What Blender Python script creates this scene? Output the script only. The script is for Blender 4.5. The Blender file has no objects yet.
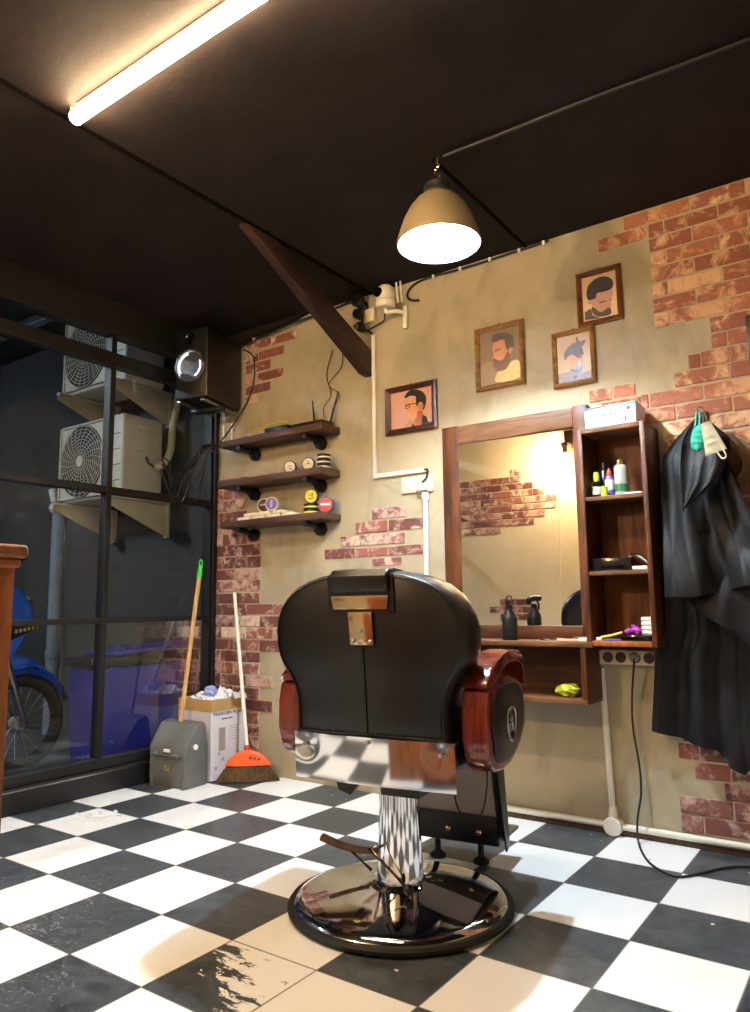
import bpy, bmesh, math, random
from mathutils import Vector, Matrix, noise
R = random.Random(7)
C = bpy.context.scene.collection
PI = math.pi

# ---------------------------------------------------------------- materials
def srgb(r, g, b):
    f = lambda c: ((c/255)/12.92 if c/255 <= .04045 else (((c/255)+.055)/1.055)**2.4)
    return (f(r), f(g), f(b), 1)

def base_mat(name):
    m = bpy.data.materials.new(name); m.use_nodes = True
    nt = m.node_tree; b = nt.nodes['Principled BSDF']
    return m, nt, b

def N(nt, t, **kw):
    n = nt.nodes.new(t)
    for k, v in kw.items():
        if k in n.inputs: n.inputs[k].default_value = v
        else: setattr(n, k, v)
    return n

def mth(nt, op, a, b=None, clamp=False):
    n = nt.nodes.new('ShaderNodeMath'); n.operation = op; n.use_clamp = clamp
    for i, v in enumerate((a, b)):
        if v is None: continue
        if hasattr(v, 'is_linked') or hasattr(v, 'links'): nt.links.new(v, n.inputs[i])
        else: n.inputs[i].default_value = v
    return n.outputs[0]

def mixc(nt, f, a, b):
    n = nt.nodes.new('ShaderNodeMix'); n.data_type = 'RGBA'
    for i, v in ((0, f), (6, a), (7, b)):
        if hasattr(v, 'links'): nt.links.new(v, n.inputs[i])
        else: n.inputs[i].default_value = v
    return n.outputs[2]

def ramp(nt, f, p0, p1, c0=(0,0,0,1), c1=(1,1,1,1)):
    n = nt.nodes.new('ShaderNodeValToRGB'); e = n.color_ramp.elements
    e[0].position = p0; e[1].position = p1; e[0].color = c0; e[1].color = c1
    nt.links.new(f, n.inputs[0]); return n.outputs[0]

def noise_tex(nt, vec, scale, detail=4, rough=.5, dist=0):
    n = N(nt, 'ShaderNodeTexNoise', Scale=scale, Detail=detail, Roughness=rough, Distortion=dist)
    if vec is not None: nt.links.new(vec, n.inputs['Vector'])
    return n.outputs['Fac']

def coords(nt, scale=(1,1,1)):
    t = nt.nodes.new('ShaderNodeTexCoord')
    mp = nt.nodes.new('ShaderNodeMapping'); mp.inputs['Scale'].default_value = scale
    nt.links.new(t.outputs['Object'], mp.inputs[0]); return mp.outputs[0]

def bump(nt, b, h, strength=.2, dist=.01):
    n = N(nt, 'ShaderNodeBump', Strength=strength, Distance=dist)
    nt.links.new(h, n.inputs['Height']); nt.links.new(n.outputs[0], b.inputs['Normal'])

def plain(name, col, rough=.5, metal=0, var=.15, scale=12, bmp=0, spec=None, coat=0, alpha=None):
    """procedural material: colour with a slight mottling"""
    m, nt, b = base_mat(name)
    v = coords(nt)
    f = noise_tex(nt, v, scale, 5)
    c = srgb(*col)
    d = tuple(x*(1-var) for x in c[:3])+(1,); l = tuple(min(1, x*(1+var)) for x in c[:3])+(1,)
    nt.links.new(ramp(nt, f, .3, .7, d, l), b.inputs['Base Color'])
    b.inputs['Roughness'].default_value = rough; b.inputs['Metallic'].default_value = metal
    if spec is not None: b.inputs['Specular IOR Level'].default_value = spec
    if coat: b.inputs['Coat Weight'].default_value = coat; b.inputs['Coat Roughness'].default_value = .08
    if bmp: bump(nt, b, noise_tex(nt, v, scale*6, 3), bmp, .003)
    return m

def wood(name, c1, c2, axis='x', rough=.4, scale=1, coat=0, metal=0):
    m, nt, b = base_mat(name); b.inputs['Specular IOR Level'].default_value = .5 if coat else .28
    s = {'x': (1.5,14,14), 'y': (14,1.5,14), 'z': (14,14,1.5)}[axis]
    v = coords(nt, tuple(k*scale for k in s))
    f = noise_tex(nt, v, 2.2, 8, .62, 1.2)
    g = noise_tex(nt, coords(nt), 3.5, 3)
    k = mth(nt, 'ADD', mth(nt, 'MULTIPLY', f, .75), mth(nt, 'MULTIPLY', g, .35))
    nt.links.new(ramp(nt, k, .42, .70, srgb(*c1), srgb(*c2)), b.inputs['Base Color'])
    b.inputs['Roughness'].default_value = rough
    if coat: b.inputs['Coat Weight'].default_value = coat; b.inputs['Coat Roughness'].default_value = .1
    bump(nt, b, f, .25, .004)
    return m

def emit(name, col, strength):
    m, nt, b = base_mat(name)
    b.inputs['Base Color'].default_value = (1,1,1,1)
    b.inputs['Emission Color'].default_value = col; b.inputs['Emission Strength'].default_value = strength
    return m

M = {}
M['black_metal'] = plain('black_metal', (13,12,13), .42, 0, .2)
M['frame_black'] = plain('frame_black', (14,12,12), .5, 0, .3, 9)
M['iron'] = plain('iron', (16,15,16), .45, .3, .2)
M['leather'] = plain('black_leather', (9,7,8), .34, 0, .15, 30, .08)
M['leather2'] = plain('black_piping', (12,11,12), .3)
M['chrome'] = plain('chrome', (225,225,228), .06, 1, .02)
M['brass'] = plain('warm_chrome', (205,180,150), .12, 1, .03)
M['steel'] = plain('brushed_steel', (170,170,172), .28, 1, .08)
M['mahogany'] = wood('red_lacquered_wood', (78,18,12), (134,42,26), 'z', .2, 1, .8)
M['darkwood'] = wood('dark_stained_wood', (34,17,9), (92,48,24), 'x', .45)
M['darkwood_z'] = wood('dark_stained_wood_upright', (36,18,9), (98,50,24), 'z', .45)
M['inwood'] = wood('stained_wood_inside', (60,28,11), (128,68,28), 'z', .5)
M['greywood'] = wood('weathered_wood', (58,34,20), (124,80,48), 'x', .55)
M['shelfwood'] = wood('shelf_wood', (44,32,28), (98,68,50), 'x', .5)
M['bracewood'] = wood('brace_wood', (34,23,20), (66,42,34), 'y', .5)
M['deskwood'] = wood('orange_brown_wood', (92,46,18), (176,98,42), 'z', .35, 1, .3)
M['stickwood'] = wood('pale_wood', (186,140,84), (220,178,118), 'z', .5)
M['white_pvc'] = plain('white_plastic', (226,220,205), .4, 0, .05)
M['cream'] = plain('cream_plastic', (222,206,172), .45, 0, .06)
M['acwhite'] = plain('ac_casing', (214,206,188), .45, 0, .05)
M['acdark'] = plain('ac_inside', (40,44,44), .6)
M['galv'] = plain('painted_bracket', (200,185,155), .5, 0, .1)
M['greyp'] = plain('grey_plastic', (96,98,97), .5, 0, .12, 8)
M['green'] = plain('green_plastic', (50,200,60), .4)
M['orange'] = plain('orange_plastic', (240,95,40), .4)
M['yellow'] = plain('yellow_paint', (225,200,40), .4)
M['redp'] = plain('red_plastic', (190,45,45), .4)
M['blue'] = plain('blue_bin_plastic', (34,38,128), .45, 0, .15, 6)
M['moto_blue'] = plain('blue_paint', (28,95,205), .25, 0, .08, 5, 0, None, .6)
M['rubber'] = plain('rubber', (22,22,22), .7)
M['gold'] = plain('gold_mark', (190,160,90), .4, .5)
M['cardboard'] = plain('cardboard', (182,142,92), .75, 0, .08)
M['boxwhite'] = plain('printed_white_card', (214,208,216), .55, 0, .04)
M['ink'] = plain('dark_ink', (62,54,66), .6)
M['paper'] = plain('white_paper', (232,230,232), .7, 0, .05, 30)
M['paper_blue'] = plain('pale_blue_paper', (150,160,215), .7, 0, .15, 30)
M['nylon'] = plain('black_nylon', (27,27,30), .62, 0, .12, 60, .05)
M['felt'] = plain('taupe_felt', (118,92,66), .85, 0, .1, 30, .2)
M['teal'] = plain('teal_fabric', (60,195,165), .7)
M['maskwhite'] = plain('off_white_fabric', (212,202,172), .7)
M['cord'] = plain('dark_cord', (16,16,18), .6)
M['black_glass'] = plain('dark_tinted', (10,10,12), .1)
M['tin_black'] = plain('black_tin', (24,22,24), .3, .2)
M['tin_white'] = plain('white_label', (220,212,200), .5)
M['tin_brown'] = plain('brown_label', (70,38,30), .5)
M['tin_purple'] = plain('purple_label', (110,90,190), .5)
M['tin_cream'] = plain('cream_tub', (238,226,204), .45)
M['tin_navy'] = plain('navy_label', (60,70,120), .5)
M['purple'] = plain('purple_plastic', (165,50,165), .4)
M['lime'] = plain('lime_plastic', (170,225,50), .4)
M['sponge'] = plain('yellow_green_sponge', (170,180,50), .9, 0, .25, 40, .4)
M['label'] = plain('white_sticker', (235,235,232), .5)
M['greenbottle'] = plain('green_bottle', (40,95,70), .25)
M['greytube'] = plain('grey_bottle', (150,150,140), .25)
M['outgrey'] = plain('grey_render', (60,62,62), .8, 0, .2, 2)
M['outfloor'] = plain('concrete', (78,78,76), .7, 0, .25, 3)
M['outpipe'] = plain('grey_pipe', (140,150,155), .5)
M['rimgrey'] = plain('bright_rim', (205,205,200), .3, .3, .05)
M['rust'] = plain('brown_grime', (88,62,46), .8, 0, .35, 20, .3)
M['padgrey'] = plain('grey_vinyl', (158,146,140), .45, 0, .06)
M['bristle'] = wood('bristles', (20,14,10), (112,84,52), 'z', .8, 6)
M['wire_y'] = plain('yellow_cable', (220,205,60), .5)
M['backfoam'] = plain('hose_wrap', (214,200,160), .7, 0, .12, 25, .3)
M['skin'] = plain('photo_skin', (228,180,148), .5)
M['clear'] = None

def glass_mat(name, tint=(.9,.95,.95,1), spec_rough=0):
    m, nt, b = base_mat(name)
    b.inputs['Base Color'].default_value = tint
    b.inputs['Transmission Weight'].default_value = 1
    b.inputs['Roughness'].default_value = spec_rough
    b.inputs['IOR'].default_value = 1.45
    return m
# window panes: a thin-sheet glass (clear sheet with the reflection of glass on top)
def pane_mat():
    m, nt, b = base_mat('window_glass')
    nt.nodes.remove(b)
    out = [n for n in nt.nodes if n.type == 'OUTPUT_MATERIAL'][0]
    tr = N(nt, 'ShaderNodeBsdfTransparent'); tr.inputs[0].default_value = (.80,.84,.86,1)
    gl = N(nt, 'ShaderNodeBsdfGlossy', Roughness=.0); gl.inputs[0].default_value = (1,1,1,1)
    fr = N(nt, 'ShaderNodeFresnel', IOR=1.55)
    smear = noise_tex(nt, coords(nt), 6, 4)
    f = mth(nt, 'MULTIPLY', fr.outputs[0], .55, True)
    mx = nt.nodes.new('ShaderNodeMixShader')
    nt.links.new(f, mx.inputs[0]); nt.links.new(tr.outputs[0], mx.inputs[1]); nt.links.new(gl.outputs[0], mx.inputs[2])
    nt.links.new(mx.outputs[0], out.inputs[0])
    return m
M['pane'] = pane_mat()
M['clear'] = glass_mat('clear_plastic')
def mirror_mat():
    m, nt, b = base_mat('mirror_silver')
    b.inputs['Base Color'].default_value = (.88,.88,.86,1); b.inputs['Metallic'].default_value = 1
    b.inputs['Roughness'].default_value = 0.0
    return m
M['mirror'] = mirror_mat()

def plaster(name, c1, c2, c3):
    m, nt, b = base_mat(name)
    v = coords(nt)
    a = noise_tex(nt, v, 1.6, 6, .6, .4)
    c = mixc(nt, ramp(nt, a, .35, .68), srgb(*c1), srgb(*c2))
    a2 = noise_tex(nt, coords(nt, (1,1,.6)), 4.5, 7, .65, .8)
    c = mixc(nt, mth(nt, 'MULTIPLY', ramp(nt, a2, .48, .72), .8), c, srgb(*c3))
    nt.links.new(c, b.inputs['Base Color']); b.inputs['Roughness'].default_value = .62
    bump(nt, b, noise_tex(nt, v, 22, 6, .6), .18, .006)
    return m
M['wall'] = plaster('skimmed_concrete_wall', (158,145,119), (178,166,138), (138,127,104))
M['wall_plain'] = plaster('cream_wall', (200,186,154), (212,198,166), (190,176,146))

def brick_mat(name, r0, r1, p0, p1):
    m, nt, b = base_mat(name)
    at = N(nt, 'ShaderNodeAttribute', attribute_name='tone')
    v = coords(nt)
    add = nt.nodes.new('ShaderNodeVectorMath'); add.operation = 'ADD'
    sc10 = nt.nodes.new('ShaderNodeVectorMath'); sc10.operation = 'SCALE'; sc10.inputs[3].default_value = 17; nt.links.new(at.outputs['Vector'], sc10.inputs[0])
    nt.links.new(v, add.inputs[0]); nt.links.new(sc10.outputs[0], add.inputs[1])
    n1 = noise_tex(nt, add.outputs[0], 11, 8, .72, .6)
    sep = nt.nodes.new('ShaderNodeSeparateColor'); nt.links.new(at.outputs['Color'], sep.inputs[0])
    red = mixc(nt, sep.outputs[0], srgb(*r0), srgb(*r1))
    pale = mixc(nt, sep.outputs[1], srgb(*p0), srgb(*p1))
    k = mth(nt, 'ADD', n1, mth(nt, 'MULTIPLY', mth(nt, 'SUBTRACT', sep.outputs[2], .5), .16))
    c = mixc(nt, ramp(nt, k, .45, .56), red, pale)
    n2 = noise_tex(nt, add.outputs[0], 90, 3, .7)
    c = mixc(nt, mth(nt, 'MULTIPLY', ramp(nt, n2, .5, .7), .35), c, srgb(70,34,30))
    nt.links.new(c, b.inputs['Base Color']); b.inputs['Roughness'].default_value = .75
    bump(nt, b, mth(nt, 'ADD', n1, mth(nt, 'MULTIPLY', n2, .4)), .5, .006)
    return m
M['brick'] = brick_mat('weathered_brick', (100,54,50), (146,88,74), (192,154,140), (220,194,176))
M['brick_warm_lit'] = brick_mat('warm_lit_weathered_brick', (142,82,64), (178,112,82), (204,158,122), (224,188,148))  # the weathered brick again, with the warm lamp light put into its colour
M['mortar'] = plain('pale_mortar', (178,160,134), .85, 0, .12, 30, .3)

def floor_mat():
    m, nt, b = base_mat('checker_floor_tiles')
    t = nt.nodes.new('ShaderNodeTexCoord')
    sx = nt.nodes.new('ShaderNodeSeparateXYZ'); nt.links.new(t.outputs['Object'], sx.inputs[0])
    X, Y = sx.outputs[0], sx.outputs[1]
    u = mth(nt, 'DIVIDE', X, .3); w = mth(nt, 'DIVIDE', Y, -.3)
    fu = mth(nt, 'FLOOR', u); fw = mth(nt, 'FLOOR', w)
    par = mth(nt, 'FLOORED_MODULO', mth(nt, 'ADD', fu, fw), 2.0)      # 1 = white
    white = mth(nt, 'LESS_THAN', par, .5)
    def edge(k):
        f = mth(nt, 'FRACT', k); d = mth(nt, 'MINIMUM', f, mth(nt, 'SUBTRACT', 1.0, f)); return d
    de = mth(nt, 'MINIMUM', edge(u), edge(w))
    grout = mth(nt, 'LESS_THAN', de, .009)
    v = coords(nt)
    n1 = noise_tex(nt, v, 9, 8, .68, 1.8)
    n2 = noise_tex(nt, coords(nt, (1,2.2,1)), 26, 8, .75, 2.0)
    n3 = noise_tex(nt, v, 2.0, 3)
    dark = mixc(nt, ramp(nt, n1, .32, .7), srgb(36,41,46), srgb(86,94,100))
    # powdery scuffs, densest near the front left of the room
    loc = mth(nt, 'SUBTRACT', 1.0, mth(nt, 'MULTIPLY', mth(nt, 'ADD', mth(nt, 'ABSOLUTE', mth(nt, 'SUBTRACT', X, .45)), mth(nt, 'ABSOLUTE', mth(nt, 'ADD', Y, 1.95))), 1.1), True)
    sc = ramp(nt, mth(nt, 'ADD', n2, mth(nt, 'MULTIPLY', loc, .16)), .62, .70)
    sc2 = ramp(nt, noise_tex(nt, v, 45, 6, .8, .4), .63, .71)
    dark = mixc(nt, mth(nt, 'MULTIPLY', mth(nt, 'MAXIMUM', sc, sc2), .6), dark, srgb(205,208,210))
    # one painted black tile with its paint worn off
    inx = mth(nt, 'COMPARE', fu, 4.0); iny = mth(nt, 'COMPARE', fw, 5.0)
    nt.nodes[-1].inputs[2].default_value = .1; nt.nodes[-2].inputs[2].default_value = .1
    this = mth(nt, 'MULTIPLY', inx, iny)
    # local ramp across the tile from worn to painted
    fx = mth(nt, 'FRACT', u); fy = mth(nt, 'FRACT', w)
    wear = mth(nt, 'ADD', mth(nt, 'ADD', mth(nt, 'MULTIPLY', mth(nt, 'SUBTRACT', fx, fy), .42), mth(nt, 'MULTIPLY', noise_tex(nt, coords(nt, (1,2.6,1)), 11, 8, .68, .6), 1.6)), -.22)
    bare = mth(nt, 'MULTIPLY', this, ramp(nt, wear, .60, .63))
    lightc = mixc(nt, ramp(nt, n3, .3, .7), srgb(242,244,246), srgb(250,251,252))
    dirt = ramp(nt, noise_tex(nt, v, 30, 6, .8), .66, .80)
    lightc = mixc(nt, mth(nt, 'MULTIPLY', dirt, .12), lightc, srgb(150,140,128))
    k = mth(nt, 'MAXIMUM', white, bare)
    c = mixc(nt, k, dark, lightc)
    c = mixc(nt, mth(nt, 'MULTIPLY', grout, .8), c, srgb(92,84,76))
    nt.links.new(c, b.inputs['Base Color'])
    rg = mth(nt, 'ADD', mth(nt, 'MULTIPLY', n1, .22), .22)
    nt.links.new(rg, b.inputs['Roughness'])
    bump(nt, b, mth(nt, 'SUBTRACT', mth(nt, 'MULTIPLY', n1, .12), grout), .25, .002)
    return m
M['floor'] = floor_mat()
def ceil_mat():
    m, nt, b = base_mat('black_painted_ceiling')
    v = coords(nt)
    n1 = noise_tex(nt, v, 5, 6, .6, .5)
    nt.links.new(ramp(nt, n1, .3, .75, srgb(21,16,17), srgb(36,29,28)), b.inputs['Base Color'])
    b.inputs['Roughness'].default_value = .75; b.inputs['Specular IOR Level'].default_value = .2
    bump(nt, b, noise_tex(nt, v, 9, 5, .6), .35, .01)
    return m
M['ceiling'] = ceil_mat()
M['ceil_trim'] = plain('black_ceiling_batten', (10,8,8), .95, 0, .2, 12, 0, .05)
M['tube'] = emit('warm_tube_light', (1,.70,.40,1), 47)
M['bulb_cool'] = emit('cool_bulb', (.74,.89,1,1), 1900)
M['bulb_warm'] = emit('warm_bulb', (1,.72,.42,1), 430)
M['led_ring'] = emit('lit_ring', (.75,.85,1,1), .9)
M['outlamp'] = emit('cool_outdoor_lamp', (.74,.87,1,1), 270)
M['shade_in'] = plain('white_enamel', (235,240,242), .25, 0, .02)
M['shade_out'] = plain('spun_metal', (150,134,104), .33, .45, .08)

# ---------------------------------------------------------------- mesh helpers
def BM(): return bmesh.new()

def bevel_new(bm, verts, w, seg=2):
    vs = set(verts)
    es = [e for e in bm.edges if e.verts[0] in vs and e.verts[1] in vs]
    bmesh.ops.bevel(bm, geom=es, offset=w, segments=seg, profile=.5, affect='EDGES')

def box(bm, x0, x1, y0, y1, z0, z1, bev=0, mi=0, seg=2):
    r = bmesh.ops.create_cube(bm, size=1)
    vs = r['verts']
    for v in vs:
        v.co = Vector(((x0+x1)/2+v.co.x*(x1-x0), (y0+y1)/2+v.co.y*(y1-y0), (z0+z1)/2+v.co.z*(z1-z0)))
    for f in {f for v in vs for f in v.link_faces}: f.material_index = mi
    if bev: bevel_new(bm, vs, bev, seg)
    return bm

def frame_of(d):
    d = d.normalized(); a = Vector((0,0,1)) if abs(d.z) < .9 else Vector((1,0,0))
    s = d.cross(a).normalized(); return s, d.cross(s).normalized()*-1

def cyl(bm, p0, p1, r0, r1=None, seg=20, cap=True, mi=0):
    p0 = Vector(p0); p1 = Vector(p1); r1 = r0 if r1 is None else r1
    s, t = frame_of(p1-p0)
    a = [bm.verts.new(p0+(s*math.cos(2*PI*i/seg)+t*math.sin(2*PI*i/seg))*r0) for i in range(seg)]
    b = [bm.verts.new(p1+(s*math.cos(2*PI*i/seg)+t*math.sin(2*PI*i/seg))*r1) for i in range(seg)]
    for i in range(seg):
        j = (i+1) % seg; f = bm.faces.new((a[i], a[j], b[j], b[i])); f.material_index = mi
    if cap:
        f = bm.faces.new(a[::-1]); f.material_index = mi; f = bm.faces.new(b); f.material_index = mi
    return bm

def spline(pts, n=8):
    P = [Vector(p) for p in pts]
    if len(P) < 3: return P
    out = []
    for i in range(len(P)-1):
        p0 = P[max(i-1,0)]; p1 = P[i]; p2 = P[i+1]; p3 = P[min(i+2,len(P)-1)]
        for k in range(n):
            t = k/n
            out.append(.5*((2*p1)+(p2-p0)*t+(2*p0-5*p1+4*p2-p3)*t*t+(3*p1-p0-3*p2+p3)*t**3))
    out.append(P[-1]); return out

def tube(bm, pts, r, seg=10, n=8, smooth=True, radii=None, mi=0, flat=1):
    P = spline(pts, n) if smooth else [Vector(p) for p in pts]
    rings = []; prev = None
    for i, p in enumerate(P):
        d = (P[min(i+1,len(P)-1)]-P[max(i-1,0)])
        if d.length < 1e-9: d = Vector((0,0,1))
        d.normalize()
        if prev is None: s, t = frame_of(d)
        else:
            s = (prev-d*prev.dot(d)).normalized(); t = d.cross(s)
        prev = s
        rr = r if radii is None else radii[0]+(radii[1]-radii[0])*i/(len(P)-1)
        rings.append([bm.verts.new(p+(s*math.cos(2*PI*k/seg)+t*flat*math.sin(2*PI*k/seg))*rr) for k in range(seg)])
    for a, b in zip(rings, rings[1:]):
        for k in range(seg):
            j = (k+1) % seg; f = bm.faces.new((a[k], a[j], b[j], b[k])); f.material_index = mi
    bm.faces.new(rings[0][::-1]).material_index = mi; bm.faces.new(rings[-1]).material_index = mi
    return bm

def lathe(bm, prof, c=(0,0,0), seg=32, axis='z', mi=0, mis=None):
    """prof: (radius, height) pairs along axis"""
    c = Vector(c); rings = []
    for r, h in prof:
        ring = []
        for i in range(seg):
            a = 2*PI*i/seg; x, y = r*math.cos(a), r*math.sin(a)
            v = {'z': (x,y,h), 'y': (x,h,-y), 'x': (h,x,y)}[axis]
            ring.append(bm.verts.new(c+Vector(v)))
        rings.append(ring)
    for q, (a, b) in enumerate(zip(rings, rings[1:])):
        for i in range(seg):
            j = (i+1) % seg; f = bm.faces.new((a[i], a[j], b[j], b[i])); f.material_index = mis[q] if mis else mi
    if prof[0][0] > 1e-6: bm.faces.new(rings[0][::-1]).material_index = mis[0] if mis else mi
    if prof[-1][0] > 1e-6: bm.faces.new(rings[-1]).material_index = mis[-1] if mis else mi
    bmesh.ops.remove_doubles(bm, verts=[v for ri in (rings[0], rings[-1]) for v in ri], dist=1e-6)
    return bm

def prism(bm, poly, d0, d1, plane='xz', bev=0, mi=0, seg=2):
    """poly in plane coords, extruded along the third axis from d0 to d1"""
    def P(a, b, d):
        return {'xz': (a,d,b), 'yz': (d,a,b), 'xy': (a,b,d)}[plane]
    A = [bm.verts.new(P(a,b,d0)) for a, b in poly]; B = [bm.verts.new(P(a,b,d1)) for a, b in poly]
    n = len(poly)
    fs = [bm.faces.new(A), bm.faces.new(B[::-1])]
    for i in range(n):
        j = (i+1) % n; fs.append(bm.faces.new((A[j], A[i], B[i], B[j])))
    for f in fs: f.material_index = mi
    if bev:
        es = [e for f in fs[:2] for e in f.edges]
        bmesh.ops.bevel(bm, geom=list(set(es)), offset=bev, segments=seg, profile=.5, affect='EDGES')
    return bm

def ball(bm, c, r, sc=(1,1,1), sub=2, mi=0, jit=0):
    q = bmesh.ops.create_icosphere(bm, subdivisions=sub, radius=1)
    for v in q['verts']:
        k = 1+jit*(noise.noise(v.co*2.3+Vector(c)*37))*2
        v.co = Vector(c)+Vector((v.co.x*r*sc[0]*k, v.co.y*r*sc[1]*k, v.co.z*r*sc[2]*k))
    for f in {f for v in q['verts'] for f in v.link_faces}: f.material_index = mi
    return bm

def mesh_of(name, bm, mats, smooth):
    bmesh.ops.recalc_face_normals(bm, faces=bm.faces)
    me = bpy.data.meshes.new(name); bm.to_mesh(me); bm.free()
    for m in (mats if isinstance(mats, (list, tuple)) else [mats]):
        me.materials.append(M[m] if isinstance(m, str) else m)
    if smooth:
        for p in me.polygons: p.use_smooth = True
        if smooth != 'all':
            try: me.set_sharp_from_angle(angle=math.radians(38))
            except Exception: pass
    return me

def world_of(o):
    m = Matrix.Identity(4)
    while o: m = o.matrix_basis @ m; o = o.parent
    return m

def part(name, bm, mats, parent, label=None, smooth=True, local=False, kind=None):
    """a part; the mesh is given in world coordinates unless local"""
    if not local: bm.transform(world_of(parent).inverted())
    o = bpy.data.objects.new(name, mesh_of(name, bm, mats, smooth)); C.objects.link(o); o.parent = parent
    if label: o['label'] = label
    if kind: o['kind'] = kind
    return o

def thing(name, label, cat, loc=(0,0,0), rotz=0, group=None):
    o = bpy.data.objects.new(name, None); C.objects.link(o); o.empty_display_size = .05
    o.location = loc; o.rotation_euler = (0,0,rotz)
    o['label'] = label; o['category'] = cat
    if group: o['group'] = group
    return o

def solo(name, bm, mats, label, cat, group=None, smooth=True, kind=None):
    xs = [v.co for v in bm.verts]
    c = Vector(((min(v.x for v in xs)+max(v.x for v in xs))/2, (min(v.y for v in xs)+max(v.y for v in xs))/2, min(v.z for v in xs)))
    bm.transform(Matrix.Translation(-c))
    o = bpy.data.objects.new(name, mesh_of(name, bm, mats, smooth)); C.objects.link(o); o.location = c
    o['label'] = label; o['category'] = cat
    if group: o['group'] = group
    if kind: o['kind'] = kind
    return o

def struct(name, bm, mats, smooth=False, parent=None):
    o = bpy.data.objects.new(name, mesh_of(name, bm, mats, smooth)); C.objects.link(o)
    if parent: o.parent = parent
    else: o['kind'] = 'structure'
    return o

def text_bm(txt, size, origin, xdir, ydir, depth=.0006, align='CENTER'):
    """lettering as thin raised mesh; xdir/ydir unit vectors of the writing plane"""
    cu = bpy.data.curves.new('lettering', 'FONT'); cu.body = txt; cu.size = size; cu.align_x = align; cu.align_y = 'CENTER'; cu.extrude = depth
    ob = bpy.data.objects.new('lettering', cu); C.objects.link(ob)
    dg = bpy.context.evaluated_depsgraph_get(); dg.update()
    me = bpy.data.meshes.new_from_object(ob.evaluated_get(dg))
    bm = bmesh.new(); bm.from_mesh(me)
    bpy.data.objects.remove(ob); bpy.data.curves.remove(cu); bpy.data.meshes.remove(me)
    x = Vector(xdir).normalized(); y = Vector(ydir).normalized(); z = x.cross(y)
    m = Matrix((x, y, z)).transposed().to_4x4(); m.translation = Vector(origin)
    bm.transform(m); return bm

# ---------------------------------------------------------------- room constants
XL = -.56            # glass wall plane
XR = 4.0
YF = -3.2            # wall behind the camera
ZC = 2.545           # ceiling

# floor
bm = BM(); box(bm, XL-.1, XR, YF, .0, -.05, 0)
struct('floor', bm, 'floor')
bm = BM(); box(bm, XL-.02, XR+.1, YF-.1, .12, ZC, ZC+.06)
struct('ceiling', bm, 'ceiling')
# back wall
bm = BM(); box(bm, XL-.02, XR+.1, 0, .12, -.05, ZC)
struct('wall_back', bm, 'wall')
bm = BM(); box(bm, XL-.1, XR+.1, YF-.1, YF, -.05, ZC)
struct('wall_front', bm, 'wall_plain')
bm = BM(); box(bm, XR, XR+.1, YF, 0, -.05, ZC)
struct('wall_right', bm, 'wall_plain')
# left wall: solid part beyond the glazing, near the camera
# window wall frame
w = bpy.data.objects.new('window_1', None); C.objects.link(w); w.location = (XL, -1.6, 0); w['kind'] = 'structure'
bm = BM()
FX0, FX1 = XL-.035, XL+.018
box(bm, XL-.05, XL+.05, YF, 0, 0, .115, .004)            # plinth
box(bm, XL-.05, XL+.028, YF, 0, .115, .165, .004)         # sill rail
box(bm, XL-.05, XL+.04, YF, 0, 2.36, ZC, .004)           # header
box(bm, FX0, XL+.03, YF, 0, 2.19, 2.262, .003)           # transom
box(bm, FX0, FX1, YF, 0, 1.503, 1.54, .003)
box(bm, FX0, FX1, YF, 0, .83, .858, .003)
box(bm, XL-.05, XL+.02, -.045, 0, .165, 2.36, .003)      # corner post
for y in (-.74, -1.44, -2.14, -2.84):
    box(bm, FX0, FX1+.002, y-.016, y+.016, .165, 2.36, .003)
part('window_frame', bm, 'frame_black', w, smooth=False)
bm = BM(); box(bm, XL+.046, XL+.054, YF+.1, -.3, .098, .106, .002)
part('sill_bead', bm, 'steel', w)
ys = [0-.04, -.74, -1.44, -2.14, -2.84, YF]
zs = [.165, .845, 1.52, 2.225, 2.36]
for a, b in zip(ys, ys[1:]):
    for c, d in zip(zs, zs[1:]):
        bm = BM(); bm.faces.new([bm.verts.new(p) for p in ((XL-.01,b,c),(XL-.01,a,c),(XL-.01,a,d),(XL-.01,b,d))])
        part('window_pane', bm, 'pane', w, smooth=False)
# inner post against the brick edge
bm = BM(); box(bm, XL+.02, XL+.04, -.03, 0, 0, 2.36, .002); struct('trim_1', bm, 'frame_black')
# baseboard grime strip under the conduit
bm = BM(); box(bm, 1.1, XR, -.012, 0, 0, .022, .002); struct('baseboard_back', bm, 'rust')
# ceiling battens and seams
bm = BM(); box(bm, .625, .645, YF, -.002, ZC-.006, ZC, .001); struct('trim_2', bm, 'ceil_trim')
bm = BM(); box(bm, 1.50, 1.515, -.84, -.002, ZC-.004, ZC, .001); struct('trim_3', bm, 'ceil_trim')
bm = BM(); prism(bm, [(XL, 2.47), (-.34, 2.478), (.12, 2.528), (.2, ZC), (XL, ZC)], -.03, -.001, 'xz'); struct('trim_4', bm, 'ceiling')

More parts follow.
